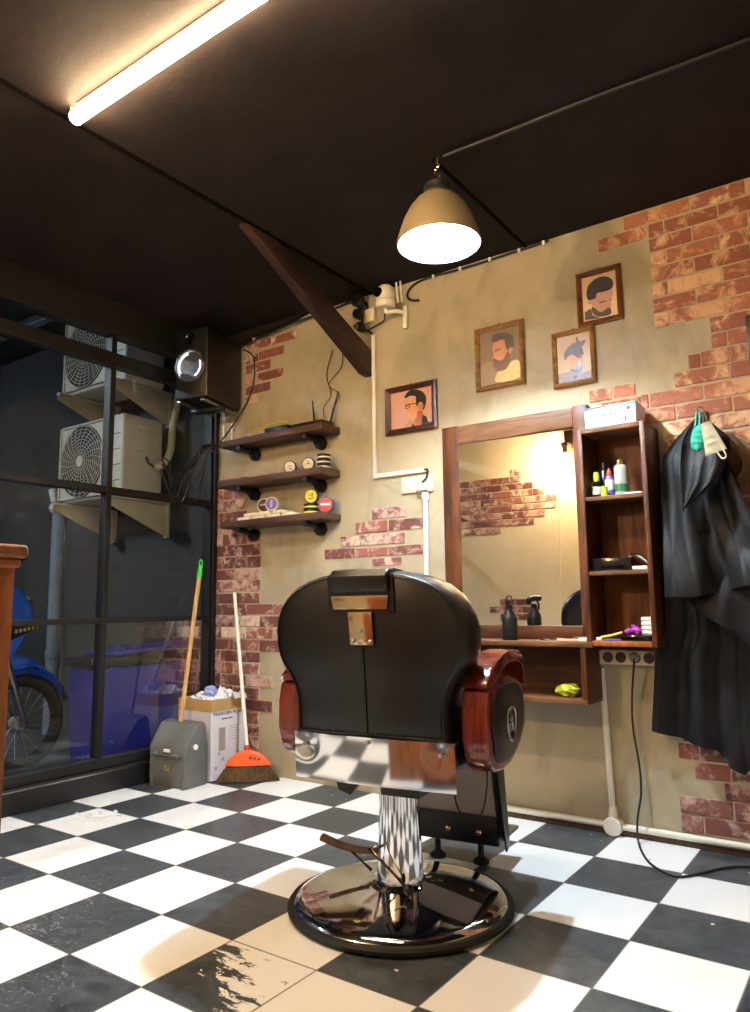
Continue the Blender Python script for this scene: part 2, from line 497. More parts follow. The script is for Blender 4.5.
# ---------------------------------------------------------------- brick veneer
def bricks(name, rows, y=0, t=.006, sgn=-1, mt='brick'):
    """rows: (z_bottom, z_top, x0, x1, phase).  bricks stand off the wall by t towards sgn"""
    bm = BM(); lay = bm.loops.layers.color.new('tone')
    L = .2055; J = .0065
    for z0, z1, x0, x1, ph in rows:
        r = bmesh.ops.create_cube(bm, size=1)
        for v in r['verts']: v.co = Vector(((x0+x1)/2+v.co.x*(x1-x0), y+sgn*.001+v.co.y*.002*1, (z0+z1)/2+v.co.z*(z1-z0)))
        for f in {f for v in r['verts'] for f in v.link_faces}: f.material_index = 1
        k = math.floor((x0-ph)/L)-1
        while ph+k*L < x1:
            a = max(x0, ph+k*L+J/2); b = min(x1, ph+(k+1)*L-J/2); k += 1
            if b-a < .012: continue
            j = lambda: R.uniform(-.002, .002)
            q = bmesh.ops.create_cube(bm, size=1); vs = q['verts']
            zz0, zz1 = z0+.004+j(), z1-.004+j()
            for v in vs:
                v.co = Vector(((a+b)/2+v.co.x*(b-a)+j()*.6, y+sgn*t/2+v.co.y*t, (zz0+zz1)/2+v.co.z*(zz1-zz0)+j()*.6))
            tone = (R.random(), R.random(), R.random()*.9+.05, 1)
            fs = {f for v in vs for f in v.link_faces}
            es = [e for e in bm.edges if e.verts[0] in set(vs) and e.verts[1] in set(vs)]
            n0 = set(bm.faces)-fs
            bmesh.ops.bevel(bm, geom=es, offset=.0022, segments=1, affect='EDGES')
            for f in set(bm.faces)-n0:
                for l in f.loops: l[lay] = tone
    return struct(name, bm, [mt, 'mortar'])

A0, B0 = -.372, -.475
rows = []
zb = [1.266,1.196,1.125,1.059,.988,.923]
def lphase(i): return A0 if i % 2 == 0 else B0
# narrow column behind and under the shelves
z = 1.266; ups = []
for i in range(1, 7):
    ups.append((z, z+.0672, -.54, -.279 if z > 1.27 else -.163, lphase(i))); z += .0672
rows += ups
for i, (a, b) in enumerate(zip(zb, zb[1:])): rows.append((b, a, -.54, -.163, lphase(i)))
z = .923
for i in range(14):
    xr = [.145,.12,.13,.05,-.163,-.163,-.055,-.163,-.055,-.163,-.163,-.163,-.163,-.163][i]
    rows.append((max(z-.0662, .005), z, -.54, xr, lphase(i+1))); z -= .0662
bricks('trim_5', rows)
bricks('trim_6', [(1.336,1.396,.617,.82,.617),(1.27,1.333,.513,.923,.513),(1.205,1.267,.405,.817,.409),(1.146,1.203,.298,.922,.305),(1.096,1.144,.615,.794,.613)])
bricks('trim_7', [(2.42,2.475,-.31,-.095,-.30),(2.42,2.475,-.095,.105,-.095),(2.345,2.405,-.31,.005,-.195),(2.28,2.342,-.31,-.093,-.30),(2.213,2.272,-.305,.006,-.20),(2.15,2.208,-.305,-.097,-.30),(2.096,2.146,-.305,-.2,-.405)])
rows = []
zt = 2.54; i = 0
edges = [2.056,2.056,2.056,2.056,2.056,2.056,2.056,2.056,2.265,2.265,2.175,2.11,1.985,1.985]
while zt > .06:
    z0 = zt-.0655
    if i < len(edges): x0 = edges[i]
    elif z0 > .36: x0 = 2.062
    else: x0 = {0: 2.042}.get(i, 2.042)
    if z0 < .36:
        x0 = 2.042 if z0 > .28 else (2.096 if z0 > .2 else (2.196 if z0 > .15 else 2.036))
    rows.append((z0, zt, x0, 3.2, 2.015 if i % 2 == 0 else 1.91))
    zt -= .0655; i += 1
rows += [(2.4745,2.54,1.953,2.056,1.953),(2.409,2.4745,1.837,2.056,1.84)]
rows.append((1.752,1.81,1.77,1.962,1.665)); rows.append((1.69,1.749,1.82,1.985,1.78))
bricks('trim_8', [r_ for r_ in rows if r_[0] > .6], mt='brick_warm_lit')
bricks('trim_11', [r_ for r_ in rows if r_[0] <= .6])
# brick patches on the wall behind the camera, seen in the mirror
rows = [(2.055,2.115,-.08,.12,-.08)]
z = 2.05
for i, (a, b) in enumerate([(-.9,0),(-.9,.12),(-1.0,.22),(-1.0,.33),(-.9,.33),(-.9,.22),(-.8,.12),(-.7,-.2)]):
    rows.append((z-.062, z, a, b, .115 if i % 2 == 0 else .02)); z -= .0645
rows += [(.885,.945,-.23,.08,-.13),(.82,.88,-.33,.13,-.23),(.755,.815,-.23,.08,-.13)]
rows = [(r_[0],r_[1],r_[2]+.26,r_[3]+.26,r_[4]+.26) for r_ in rows]
bricks('trim_9', rows, YF, .006, 1)

# ---------------------------------------------------------------- lights of the room
t = thing('tube_light', 'long warm glowing tube light mounted on the black ceiling', 'light', (1.32,-1.75,ZC-.05))
bm = BM(); tube(bm, [(.70,-1.775,ZC-.036),(1.98,-1.775,ZC-.036)], .022, 16, 1, False); part('tube', bm, 'tube', t)
bm = BM(); box(bm, .72,1.96,-1.79,-1.76,ZC-.018,ZC-.001,.003); part('batten', bm, 'white_pvc', t)
for x in (.695, 1.985):
    bm = BM(); box(bm, x-.004,x+.004,-1.79,-1.76,ZC-.05,ZC-.001,.002); part('end_cap', bm, 'cream', t)

PX, PY = 1.528, -.84
t = thing('pendant_lamp', 'bell shaped metal pendant lamp with a white glowing inside hanging from the ceiling', 'lamp', (PX,PY,2.17))
bm = BM()
prof = [(.043,2.385),(.06,2.382),(.082,2.365),(.105,2.335),(.126,2.295),(.141,2.253),(.151,2.218),(.153,2.203),(.148,2.199)]
lathe(bm, prof+[(.146,2.205),(.142,2.225),(.132,2.26),(.117,2.295),(.098,2.33),(.075,2.355),(.04,2.37)], (PX,PY,0), 48, mis=[0]*8+[1]*7)
sh = part('lamp_shade', bm, ['shade_out','shade_in'], t)
bm = BM(); lathe(bm, [(.02,2.44),(.035,2.436),(.05,2.425),(.052,2.40),(.056,2.392),(.05,2.388),(.05,2.372),(.0,2.37)], (PX,PY,0), 32); part('socket_housing', bm, 'steel', t)
bm = BM(); lathe(bm, [(0,2.46),(.008,2.458),(.014,2.448),(.018,2.436),(0,2.432)], (PX,PY,0), 20)
part('cap_finial', bm, 'brass', t)
bm = BM(); tube(bm, [(PX,PY,2.45),(PX+.01,PY,2.48),(PX-.006,PY,2.505),(PX+.002,PY,ZC-.004)], .006, 8); tube(bm, [(PX-.004,PY,2.455),(PX-.012,PY,2.485),(PX+.008,PY,2.51),(PX+.004,PY,ZC-.004)], .004, 8)
part('hanging_wire', bm, 'brass', t)
bm = BM(); lathe(bm, [(.0,2.268),(.016,2.271),(.026,2.286),(.026,2.300),(.018,2.32),(.013,2.34),(.0,2.35)], (PX,PY,0), 24); part('bulb', bm, 'bulb_cool', t)

bm = BM(); tube(bm, [(PX+.01,PY,ZC-.010),(1.8,-.832,ZC-.011),(2.1,-.822,ZC-.008),(2.56,-.80,ZC-.01),(3.2,-.80,ZC-.01),(XR-.01,-.80,ZC-.01)], .007, 8)
solo('ceiling_cable', bm, 'cord', 'thin grey cable running along the ceiling to the pendant lamp', 'cable')

# wall lamp behind the camera (seen in the mirror)
LX = .33
t = thing('wall_lamp', 'glowing bare bulb lamp on a wooden bracket reflected in the mirror', 'lamp', (LX+.40,YF+.01,2.05))
bm = BM(); box(bm, LX+.36,LX+.44,YF+.008,YF+.03,2.09,2.40,.004); box(bm, LX+.37,LX+.43,YF+.03,YF+.17,2.23,2.27,.004); part('bracket', bm, 'darkwood_z', t)
bm = BM(); cyl(bm, (LX+.40,YF+.15,2.235),(LX+.40,YF+.15,2.175),.022,.02); part('lamp_holder', bm, 'black_metal', t)
bm = BM(); lathe(bm, [(0,2.065),(.022,2.072),(.034,2.095),(.034,2.115),(.022,2.15),(.014,2.174),(0,2.175)], (LX+.40,YF+.15,0), 24); part('bulb', bm, 'bulb_warm', t)
bm = BM(); tube(bm, [(LX+.38,YF+.016,2.09),(LX+.30,YF+.014,1.7),(LX+.26,YF+.014,1.0),(LX+.24,YF+.014,.05)], .007, 8)
solo('wall_cable', bm, 'cream', 'pale cable running down the wall below the lamp in the mirror', 'cable')

# ---------------------------------------------------------------- wooden brace at the ceiling
bm = BM()
P = [(-.93,ZC-.001),(-.74,ZC-.001),(-.001,2.225),(-.001,2.095),(-.06,2.10)]
prism(bm, P, .583, .634, 'yz', .004)
solo('diagonal_brace', bm, 'bracewood', 'dark wooden diagonal brace running from the wall up to the ceiling', 'beam')

# ---------------------------------------------------------------- wall shelves
def shelf(z, x0, x1, lab):
    t = thing('wall_shelf', lab, 'shelf', ((x0+x1)/2, 0, z-.04), 0, 'pipe bracket shelves in the corner')
    bm = BM(); box(bm, x0, x1, -.16, -.002, z-.038, z, .004)
    bmesh.ops.subdivide_edges(bm, edges=[e for e in bm.edges if e.calc_length() > .3], cuts=14)
    for v in bm.verts: v.co.z += .0025*noise.noise(v.co*9); v.co.y += .003*noise.noise(v.co*7+Vector((3,1,0))) if v.co.y < -.1 else 0
    part('board', bm, 'shelfwood', t)
    for x in (-.2, .292):
        bm = BM()
        lathe(bm, [(0,-.052),(.020,-.052),(.022,-.035),(.032,-.034),(.034,-.03),(.034,-.004),(0,-.002)], (x,0,z-.073), 28, 'y')
        tube(bm, [(x,-.05,z-.068),(x,-.09,z-.056),(x,-.152,z-.053)], .0145, 12)
        part('pipe_bracket', bm, 'iron', t)
    return z
S1 = shelf(1.852, -.352, .415, 'top wall shelf in the corner, holding the router')
S2 = shelf(1.618, -.36, .413, 'middle wall shelf in the corner, holding three black and white tins')
S3 = shelf(1.384, -.332, .418, 'lowest wall shelf in the corner, holding cream boxes and yellow tins')

# top shelf: router, box, cables
t = thing('router', 'black router with two raised antennas on the top shelf', 'router', (.24,-.08,S1))
bm = BM(); box(bm, .17,.385,-.12,-.02,S1+.002,S1+.03,.006); part('case', bm, 'black_metal', t)
for a, b in (((.26,-.03,S1+.02),(.245,-.03,S1+.17)), ((.375,-.04,S1+.02),(.425,-.03,S1+.19))):
    bm = BM(); cyl(bm, a, b, .007, .004, 10); part('antenna', bm, 'black_metal', t)
bm = BM(); box(bm, -.02,.15,-.13,-.04,S1+.001,S1+.034,.004)
solo('media_box', bm, 'black_metal', 'flat black box beside the router on the top shelf', 'electronics')
bm = BM(); tube(bm, [(-.17,-.09,S1+.006),(-.10,-.07,S1+.03),(-.06,-.04,S1+.055),(.02,-.03,S1+.06),(.08,-.03,S1+.045),(.10,-.05,S1+.008),(.0,-.02,S1+.008),(-.1,-.03,S1+.02),(-.15,-.05,S1+.03),(-.12,-.1,S1+.008)], .0035, 8); bm.transform(Matrix.Translation((.0,-.02,.022)))
solo('network_cable', bm, 'wire_y', 'yellow cable looped on the top shelf', 'cable')
bm = BM(); ball(bm, (-.2,-.09,S1+.012), .02, (1.5,1,.6), 2, 0, .2); solo('putty_lump', bm, 'tin_purple', 'small pale purple lump at the left of the top shelf', 'trinket')

def wire(name, pts, r, mat, lab, cat='cable', group=None, n=8):
    bm = BM(); tube(bm, pts, r, 8, n); return solo(name, bm, mat, lab, cat, group)
wire('antenna_wire', [(.375,-.02,S1+.10),(.42,-.015,2.03),(.345,-.012,2.10),(.43,-.01,2.18),(.44,-.008,2.27)], .0022, 'cord', 'thin black wire rising from the router to the brace', 'cable', 'thin wires rising from the router')
wire('antenna_wire', [(.33,-.03,S1+.06),(.31,-.012,1.98),(.36,-.012,2.04),(.33,-.01,2.16),(.37,-.008,2.29)], .0022, 'cord', 'thin black wire rising left of the other router wire', 'cable', 'thin wires rising from the router')

# tins
def tin(name, c, r, h, axis, mats, label, group, face=None):
    t = thing(name, label, 'tin', c, 0, group)
    x, y, z = c
    if axis == 'z':
        bm = BM(); lathe(bm, [(0,0),(r*.96,0),(r,.002),(r,h*.52),(r*1.02,h*.54),(r*1.02,h-.002),(r*.98,h),(0,h)], (x,y,z), 32); part('tin_body', bm, mats[0], t)
        bm = BM(); lathe(bm, [(r*1.026,h*.18),(r*1.03,h*.2),(r*1.03,h*.46),(r*1.026,h*.48)], (x,y,z), 32); part('band', bm, mats[1], t)
    else:
        # stands on its rim, face turned to the room
        o = (0,0,r)
        bm = BM(); lathe(bm, [(0,-h/2),(r*.95,-h/2),(r,-h/2+.002),(r,h/2-.002),(r*.97,h/2),(0,h/2)], (0,0,r), 32, 'y')
        rot = Matrix.Translation((x,y,z)) @ Matrix.Rotation(math.radians(20), 4, 'Z')
        bm.transform(rot); part('tin_body', bm, mats[0], t)
        bm = BM(); lathe(bm, [(0,-h/2-.0012),(r*.84,-h/2-.0012),(r*.84,-h/2-.0002)], (0,0,r), 32, 'y'); bm.transform(rot); part('face_label', bm, mats[1], t)
        if face:
            bm = BM(); 
            for (a, b, c2, d) in face: box(bm, a*r, b*r, -h/2-.0022, -h/2-.0012, r+c2*r, r+d*r, .0003)
            bm.transform(rot); part('face_print', bm, mats[2], t)
    return t
tin('pomade_tin', (.14,-.09,S2), .036,.022,'y',['tin_black','tin_white','ink'], 'black tin with a white face standing alone, leftmost on the middle shelf', None, [(-.3,.3,.1,.18),(-.1,.35,-.3,-.2)])
tin('pomade_tin', (.278,-.10,S2), .036,.022,'y',['tin_black','tin_white','ink'], 'black tin with a white face leaning beside the stacked tins, middle shelf', None, [(-.25,.3,-.05,.05),(-.1,.2,.2,.3)])
for k, lab in enumerate(('lower black tin of the stack on the middle shelf','second black tin up in the stack on the middle shelf','topmost black tin of the stack on the middle shelf')):
    tin('pomade_tin', (.37,-.085,S2+k*.026), .036,.026,'z',['tin_black','tin_white'], lab, 'stacked black tins')
bm = BM(); box(bm, .185,.24,-.13,-.09,S2,S2+.01,.003); solo('comb_case', bm, 'black_metal', 'flat black case between the tins on the middle shelf', 'case')
# lowest shelf
tubs = [(-.17,0,.10),(-.06,0,.10),(.05,0,.10),(-.12,1,.10),(-.015,1,.09),(.09,1,.08),(.16,0,.09)]
tubn = ['first from the left in the lower row','second from the left in the lower row','third from the left in the lower row','left one lying on top','middle one lying on top','right one lying on top','last one before the yellow tins']
for (x, k, w_), n_ in zip(tubs, tubn):
    bm = BM(); box(bm, x-w_/2,x+w_/2,-.135,-.055,S3+k*.019+.0005,S3+k*.019+.0185,.004)
    solo('soap_box', bm, 'tin_cream', 'flat cream box on the lowest shelf, '+n_, 'box', 'flat cream boxes on the lowest shelf')
tin('pomade_tin', (-.055,-.085,S3+.038), .040,.024,'y',['tin_cream','tin_brown','tin_white'], 'round tin with a brown face standing on the cream boxes', None, [(-.6,.6,-.02,.14),(-.45,.5,.0,.22)])
tin('pomade_tin', (.035,-.12,S3+.038), .038,.022,'y',['tin_cream','tin_purple','tin_white'], 'round tin with a purple and white face standing by the cream boxes', None, [(-.18,.18,-.4,.45),(-.1,.1,-.55,.55)])
for k, lab in enumerate(('lower yellow banded tin on the lowest shelf','upper yellow banded tin on the lowest shelf, under the standing one')):
    tin('wax_tin', (.29,-.09,S3+k*.028), .042,.028,'z',['tin_black','yellow'], lab, 'yellow banded black tins')
tin('wax_tin', (.29,-.09,S3+.056), .040,.022,'y',['tin_black','yellow','ink'], 'round tin with a yellow face standing on two banded tins', None, [(-.35,.1,.1,.2),(.05,.4,.25,.35),(-.4,.4,-.35,-.25),(.15,.25,-.1,.4)])
tin('wax_tin', (.385,-.085,S3), .043,.026,'y',['tin_navy','redp','label'], 'red, white and blue faced tin at the right end of the lowest shelf', None, [(-.6,.6,-.08,.2)])

# ---------------------------------------------------------------- speaker in the corner
t = thing('speaker', 'big black loudspeaker mounted high in the corner above the shelves', 'speaker', (-.385,-.215,2.06), math.radians(14))
def sp(n_, bm_, m_): return part(n_, bm_, m_, t, None, True, True)
bm = BM(); box(bm, -.108,.108,-.172,.172,.0,.405,.012); sp('cabinet', bm, 'black_metal')
FC = (-.004,0,.185)
bm = BM(); lathe(bm, [(.098,-.18),(.095,-.188),(.083,-.188),(.076,-.177)], FC, 40, 'y')
for k in range(8):
    a = 2*PI*k/8; ball(bm, (FC[0]+.09*math.cos(a),-.19,FC[2]+.09*math.sin(a)), .006)
sp('woofer_rim', bm, 'steel')
bm = BM(); lathe(bm, [(.083,-.176),(.06,-.175),(.035,-.174),(0,-.184)], FC, 36, 'y'); sp('cone', bm, 'greyp')
for a0, a1 in ((100,215),(-60,20)):
    bm = BM(); pts = [(FC[0]+.070*math.cos(math.radians(a)), -.183, FC[2]+.070*math.sin(math.radians(a))) for a in range(a0, a1+1, 8)]
    tube(bm, pts, .003, 8, 2); sp('light_ring', bm, 'led_ring')
bm = BM(); lathe(bm, [(.034,-.176),(.03,-.182),(.018,-.175),(0,-.173)], (-.01,0,.345), 24, 'y'); sp('tweeter', bm, 'black_glass')
t = thing('speaker_bracket', 'steel rails under the corner loudspeaker', 'bracket', (-.385,-.215,2.03), math.radians(14))
for x in (-.08, .07):
    bm = BM(); box(bm, x-.012,x+.012,-.165,.17,.012,.027,.002); sp('rail', bm, 'steel')
bm = BM(); box(bm, -.10,.10,-.03,.03,-.01,.011,.003); sp('cross_bar', bm, 'black_metal')
# short white strips for the pale upright lines behind the speaker cable
for i, x in enumerate((-.475,-.405)):
    bm = BM(); box(bm, x-.008,x+.008,-.012,-.001,1.86,2.0,.002); solo('white_strip', bm, 'white_pvc', ('left' if i == 0 else 'right')+' one of two short white strips above the top shelf', 'pale_strip', 'short white strips in the corner')
wire('speaker_cable', [(-.31,-.012,2.44),(-.235,-.008,2.38),(-.225,-.006,2.25),(-.27,-.01,2.12),(-.36,-.04,1.98),(-.43,-.09,1.86),(-.47,-.12,1.80)], .005, 'cord', 'black cable running down the wall from the loudspeaker to the top shelf')
t = thing('cable_tangle', 'tangled bunch of black cables hanging left of the shelves', 'cables', (-.45,-.2,1.55))
for sag, off in ((.10,0),(.15,.02),(.21,-.02),(.07,.03),(.25,.01)):
    pts = [(-.37+off*.3,-.15,1.84),(-.44,-.18-off,1.83),(-.49,-.24+off,1.80-sag*.5),(-.50,-.30+off,1.76-sag),(-.505,-.34-off,1.74-sag),(-.51,-.38,1.74-sag*.8+off),(-.515,-.43,1.78-sag*.5)]
    bm = BM(); tube(bm, pts, .0045, 8); part('cable', bm, 'cord', t)
for sag in (.14,.2,.24):
    pts = [(-.38,-.15,1.835),(-.43,-.17,1.80),(-.46,-.19,1.84-sag),(-.49,-.21,1.80-sag*1.2),(-.50,-.24,1.86-sag),(-.47,-.21,1.83),(-.42,-.17,1.84)]
    bm = BM(); tube(bm, pts, .004, 8); part('cable', bm, 'cord', t)

# ---------------------------------------------------------------- cable along the top of the wall, cameras
wire('wall_top_cable', [(-.32,-.034,2.452),(-.1,-.034,2.478),(.12,-.033,2.503),(.28,-.014,2.515),(.42,-.012,2.525),(.52,-.01,2.535),(.60,-.01,2.50),(.61,-.01,2.46)], .006, 'cord', 'black cable clipped along the top of the wall left of the cameras')
wire('wall_top_cable', [(.93,-.01,2.43),(.88,-.01,2.445),(.86,-.01,2.48),(.9,-.01,2.52),(1.0,-.008,2.535),(1.2,-.008,2.528),(1.5,-.008,2.532),(1.62,-.008,2.535)], .006, 'cord', 'black cable clipped along the top of the wall right of the cameras')
for x in (-.2,.27,1.02,1.17,1.33,1.48,1.6):
    bm = BM(); box(bm, x-.006,x+.006,-.045 if x < .2 else -.02,-.002,(2.465+.09*(x+.2)) if x < .2 else 2.518,(2.48+.09*(x+.2)) if x < .2 else 2.538,.002)
    solo('cable_clip', bm, 'white_pvc', 'small white clip holding the cable at the top of the wall', 'clip', 'small white cable clips')
t = thing('security_camera', 'white round security camera with two antennas high on the wall', 'camera', (.75,-.04,2.33))
bm = BM(); lathe(bm, [(0,2.405),(.045,2.407),(.05,2.415),(.05,2.44),(.044,2.445),(0,2.446)], (.74,-.075,0), 32); part('base', bm, 'white_pvc', t)
bm = BM(); lathe(bm, [(.046,2.446),(.05,2.462),(.05,2.487),(.042,2.512),(.025,2.527),(0,2.532)], (.74,-.075,0), 32); part('head', bm, 'white_pvc', t)
bm = BM(); cyl(bm, (.728,-.115,2.48),(.726,-.132,2.478),.026,.024); part('lens', bm, 'black_glass', t)
for x in (.80,.825):
    bm = BM(); cyl(bm, (x,-.05,2.43),(x-.01,-.05,2.55-.01),.006,.005,10); part('antenna', bm, 'white_pvc', t)
bm = BM(); tube(bm, [(.74,-.075,2.405),(.745,-.07,2.385),(.78,-.05,2.39),(.81,-.02,2.385)], .011, 10); box(bm, .805,.83,-.02,-.001,2.30,2.42,.004); part('wall_arm', bm, 'white_pvc', t)
for o_ in C.objects:
    if o_.parent == t: o_.location.x += .03
t = thing('junction_box', 'cream wall box behind the black camera', 'box', (.64,0,2.38))
bm = BM(); box(bm, .60,.665,-.03,-.001,2.385,2.455,.004); part('case', bm, 'cream', t)
t = thing('bullet_camera', 'black wall camera with three round lenses beside the white one', 'camera', (.60,-.05,2.3))
for (x, z, r) in ((.585,2.50,.036),(.585,2.425,.028),(.60,2.35,.026)):
    bm = BM(); lathe(bm, [(0,-.085),(r*.75,-.085),(r,-.075),(r,-.05),(r*.6,-.035),(0,-.032)], (x,0,z), 24, 'y'); part('lens_head', bm, 'black_metal', t)
bm = BM(); tube(bm, [(.59,-.045,2.51),(.592,-.04,2.44),(.60,-.04,2.33)], .009, 10); box(bm, .575,.605,-.045,-.001,2.44,2.47,.003); part('stem', bm, 'black_metal', t)
bm = BM(); box(bm, .575,.605,-.092,-.07,2.335,2.36,.003); part('silver_clip', bm, 'steel', t)
wire('camera_wire', [(.61,-.02,2.34),(.66,-.01,2.36),(.72,-.02,2.37),(.74,-.04,2.40)], .004, 'cord', 'short dark wire between the two cameras')
wire('camera_wire', [(.605,-.03,2.345),(.63,-.015,2.33),(.648,-.012,2.31)], .005, 'cord', 'short dark wire entering the white conduit under the cameras')

# ---------------------------------------------------------------- conduits
t = thing('white_conduit', 'white plastic conduit down from the cameras and across to the switches', 'conduit', (.645,-.01,1.55))
bm = BM(); box(bm, .635,.657,-.016,-.001,1.548,2.318,.002); part('upright_duct', bm, 'white_pvc', t)
bm = BM(); box(bm, .657,.955,-.016,-.001,1.548,1.57,.002); part('level_duct', bm, 'white_pvc', t)
wire('short_cable', [(.945,-.018,1.56),(.965,-.022,1.555),(.96,-.022,1.52),(.935,-.025,1.495)], .005, 'cord', 'short dark cable hooking down into the socket plate')
t = thing('switch_plate', 'cream switch plate left of the socket plate', 'switch', (.85,0,1.45)); 
bm = BM(); box(bm, .806,.893,-.012,-.001,1.453,1.532,.003); part('plate', bm, 'cream', t)
bm = BM(); box(bm, .83,.868,-.017,-.011,1.475,1.51,.002); part('rocker', bm, 'tin_cream', t)
t = thing('socket_plate', 'cream socket plate with a plug in it on the wall', 'socket', (.945,0,1.45))
bm = BM(); box(bm, .90,.987,-.012,-.001,1.45,1.535,.003); part('plate', bm, 'cream', t)
bm = BM(); box(bm, .912,.965,-.04,-.012,1.455,1.49,.006); part('plug', bm, 'white_pvc', t)
t = thing('white_pipe', 'white pipe running down the wall from the socket plate', 'pipe', (.945,-.014,.05))
bm = BM(); cyl(bm, (.945,-.014,1.43),(.935,-.014,.045),.0125); part('pipe', bm, 'white_pvc', t)
bm = BM(); cyl(bm, (.945,-.014,1.41),(.945,-.014,1.445),.018); part('collar', bm, 'white_pvc', t)
t = thing('floor_conduit', 'white pipe with a round junction box along the foot of the wall', 'pipe', (1.79,-.014,0))
bm = BM(); cyl(bm, (.935,-.014,.036),(3.3,-.014,.036),.0125); part('pipe', bm, 'white_pvc', t)
bm = BM(); tube(bm, [(1.765,-.014,.66),(1.772,-.014,.4),(1.782,-.014,.05)], .0125, 14); part('riser_pipe', bm, 'white_pvc', t)
bm = BM(); lathe(bm, [(0,-.045),(.032,-.045),(.036,-.04),(.036,-.002),(0,-.001)], (1.784,0,.036), 32, 'y'); lathe(bm, [(.02,.07),(.016,.10),(.0125,.11)], (1.784,-.016,0), 20); part('junction_box', bm, 'white_pvc', t)

t = thing('socket_strip', 'four way socket strip under the shelf cabinet', 'socket', (1.87,-.02,.66))
bm = BM(); box(bm, 1.76,1.985,-.04,-.001,.662,.718,.004); part('housing', bm, 'cream', t)
for x in (1.802,1.853,1.91,1.962):
    bm = BM(); lathe(bm, [(.021,-.041),(.019,-.0425),(.0175,-.0405),(0,-.0403)], (x,0,.69), 24, 'y'); s = part('outlet', bm, 'rust', t, 'brown recessed outlet')
    bm = BM()
    for dx in (-.007,.007): cyl(bm, (x+dx,-.0402,.69),(x+dx,-.0425,.69),.0022,.0022,8)
    part('contact_hole', bm, 'ink', s)
t = thing('power_cord', 'grey plug with a dark power cord trailing from the socket strip to the floor', 'cord', (1.91,-.05,0))
bm = BM(); lathe(bm, [(0,-.068),(.012,-.068),(.018,-.06),(.019,-.043),(0,-.043)], (1.91,0,.693), 20, 'y'); part('plug', bm, 'greytube', t)
bm = BM(); tube(bm, [(1.912,-.064,.69),(1.911,-.07,.66),(1.892,-.05,.54),(1.886,-.04,.42),(1.902,-.04,.28),(1.905,-.05,.18),(1.89,-.06,.09),(1.895,-.09,.03),(1.93,-.17,.007),(1.99,-.28,.006),(2.055,-.345,.006),(2.106,-.355,.006),(2.154,-.29,.006),(2.22,-.18,.006),(2.32,-.12,.006),(2.6,-.10,.006)], .0042, 8); part('cable', bm, 'cord', t)

# ---------------------------------------------------------------- portraits
def aff(tl, tr, bl, p):
    ax, ay = tr[0]-tl[0], tr[1]-tl[1]; bx, by = bl[0]-tl[0], bl[1]-tl[1]
    dx, dy = p[0]-tl[0], p[1]-tl[1]; det = ax*by-ay*bx
    return ((dx*by-dy*bx)/det, (ax*dy-ay*dx)/det)
def portrait(x0, x1, z0, z1, fw, fmat, label, bg, quad, layers, cat='picture'):
    z0 -= .009; z1 -= .009; x0 += .002; x1 += .002
    t = thing('picture_frame', label, cat, ((x0+x1)/2, 0, z0), 0, 'framed portraits on the wall')
    bm = BM(); D = -.022
    outer = [(x0,z0),(x1,z0),(x1,z1),(x0,z1)]; inn = [(x0+fw,z0+fw),(x1-fw,z0+fw),(x1-fw,z1-fw),(x0+fw,z1-fw)]
    mid = [(x0+fw*.35,z0+fw*.35),(x1-fw*.35,z0+fw*.35),(x1-fw*.35,z1-fw*.35),(x0+fw*.35,z1-fw*.35)]
    loops = [[bm.verts.new((a,-.002,b)) for a, b in outer],[bm.verts.new((a,D+.006,b)) for a, b in outer],[bm.verts.new((a,D,b)) for a, b in mid],[bm.verts.new((a,D+.009,b)) for a, b in inn],[bm.verts.new((a,-.002,b)) for a, b in inn]]
    for A_, B_ in zip(loops, loops[1:]):
        for i in range(4):
            j = (i+1) % 4; bm.faces.new((A_[i],A_[j],B_[j],B_[i]))
    part('frame', bm, fmat, t, smooth=False)
    bm = BM(); mats = [plain('print_ground', tuple(255*(c_/255)**1.4 for c_ in bg), .45, 0, .06, 8, 0, None, .12)]
    X0, X1, Z0, Z1 = x0+fw, x1-fw, z0+fw, z1-fw
    box(bm, X0, X1, -.006, -.003, Z0, Z1)
    for k, (col, poly) in enumerate(layers):
        y = -.0064-.0004*k; vs = []
        if len(poly) > 5: poly = [tuple(v_)[:2] for v_ in spline([(a_,b_,0) for a_, b_ in poly]+[(poly[0][0],poly[0][1],0)], 3)][:-1]
        for p in poly:
            a, b = aff(*quad, p); a = min(1, max(0, a)); b = min(1, max(0, b))
            vs.append(bm.verts.new((X0+a*(X1-X0), y, Z1-b*(Z1-Z0))))
        mats.append(plain('print_colour', tuple(255*(c_/255)**1.55 for c_ in col), .45, 0, .1, 25, 0, None, .12)); 
        try: f = bm.faces.new(vs); f.material_index = k+1
        except ValueError: pass
    me = mesh_of('print', bm, mats, False)
    o = bpy.data.objects.new('print', me); C.objects.link(o); o.parent = t
    me.transform(world_of(t).inverted())
    bm = BM(); cyl(bm, ((x0+x1)/2,-.001,z1+.008),((x0+x1)/2,-.012,z1+.01),.003,.003,8); part('hanging_nail', bm, 'steel', t)
M['fr_dark'] = wood('dark_frame_wood', (44,22,18), (86,48,36), 'x', .35)
M['fr_gold'] = wood('gold_frame_wood', (96,62,30), (164,120,64), 'x', .35)
M['fr_brown'] = wood('brown_gold_frame_wood', (74,42,22), (132,86,46), 'x', .35)
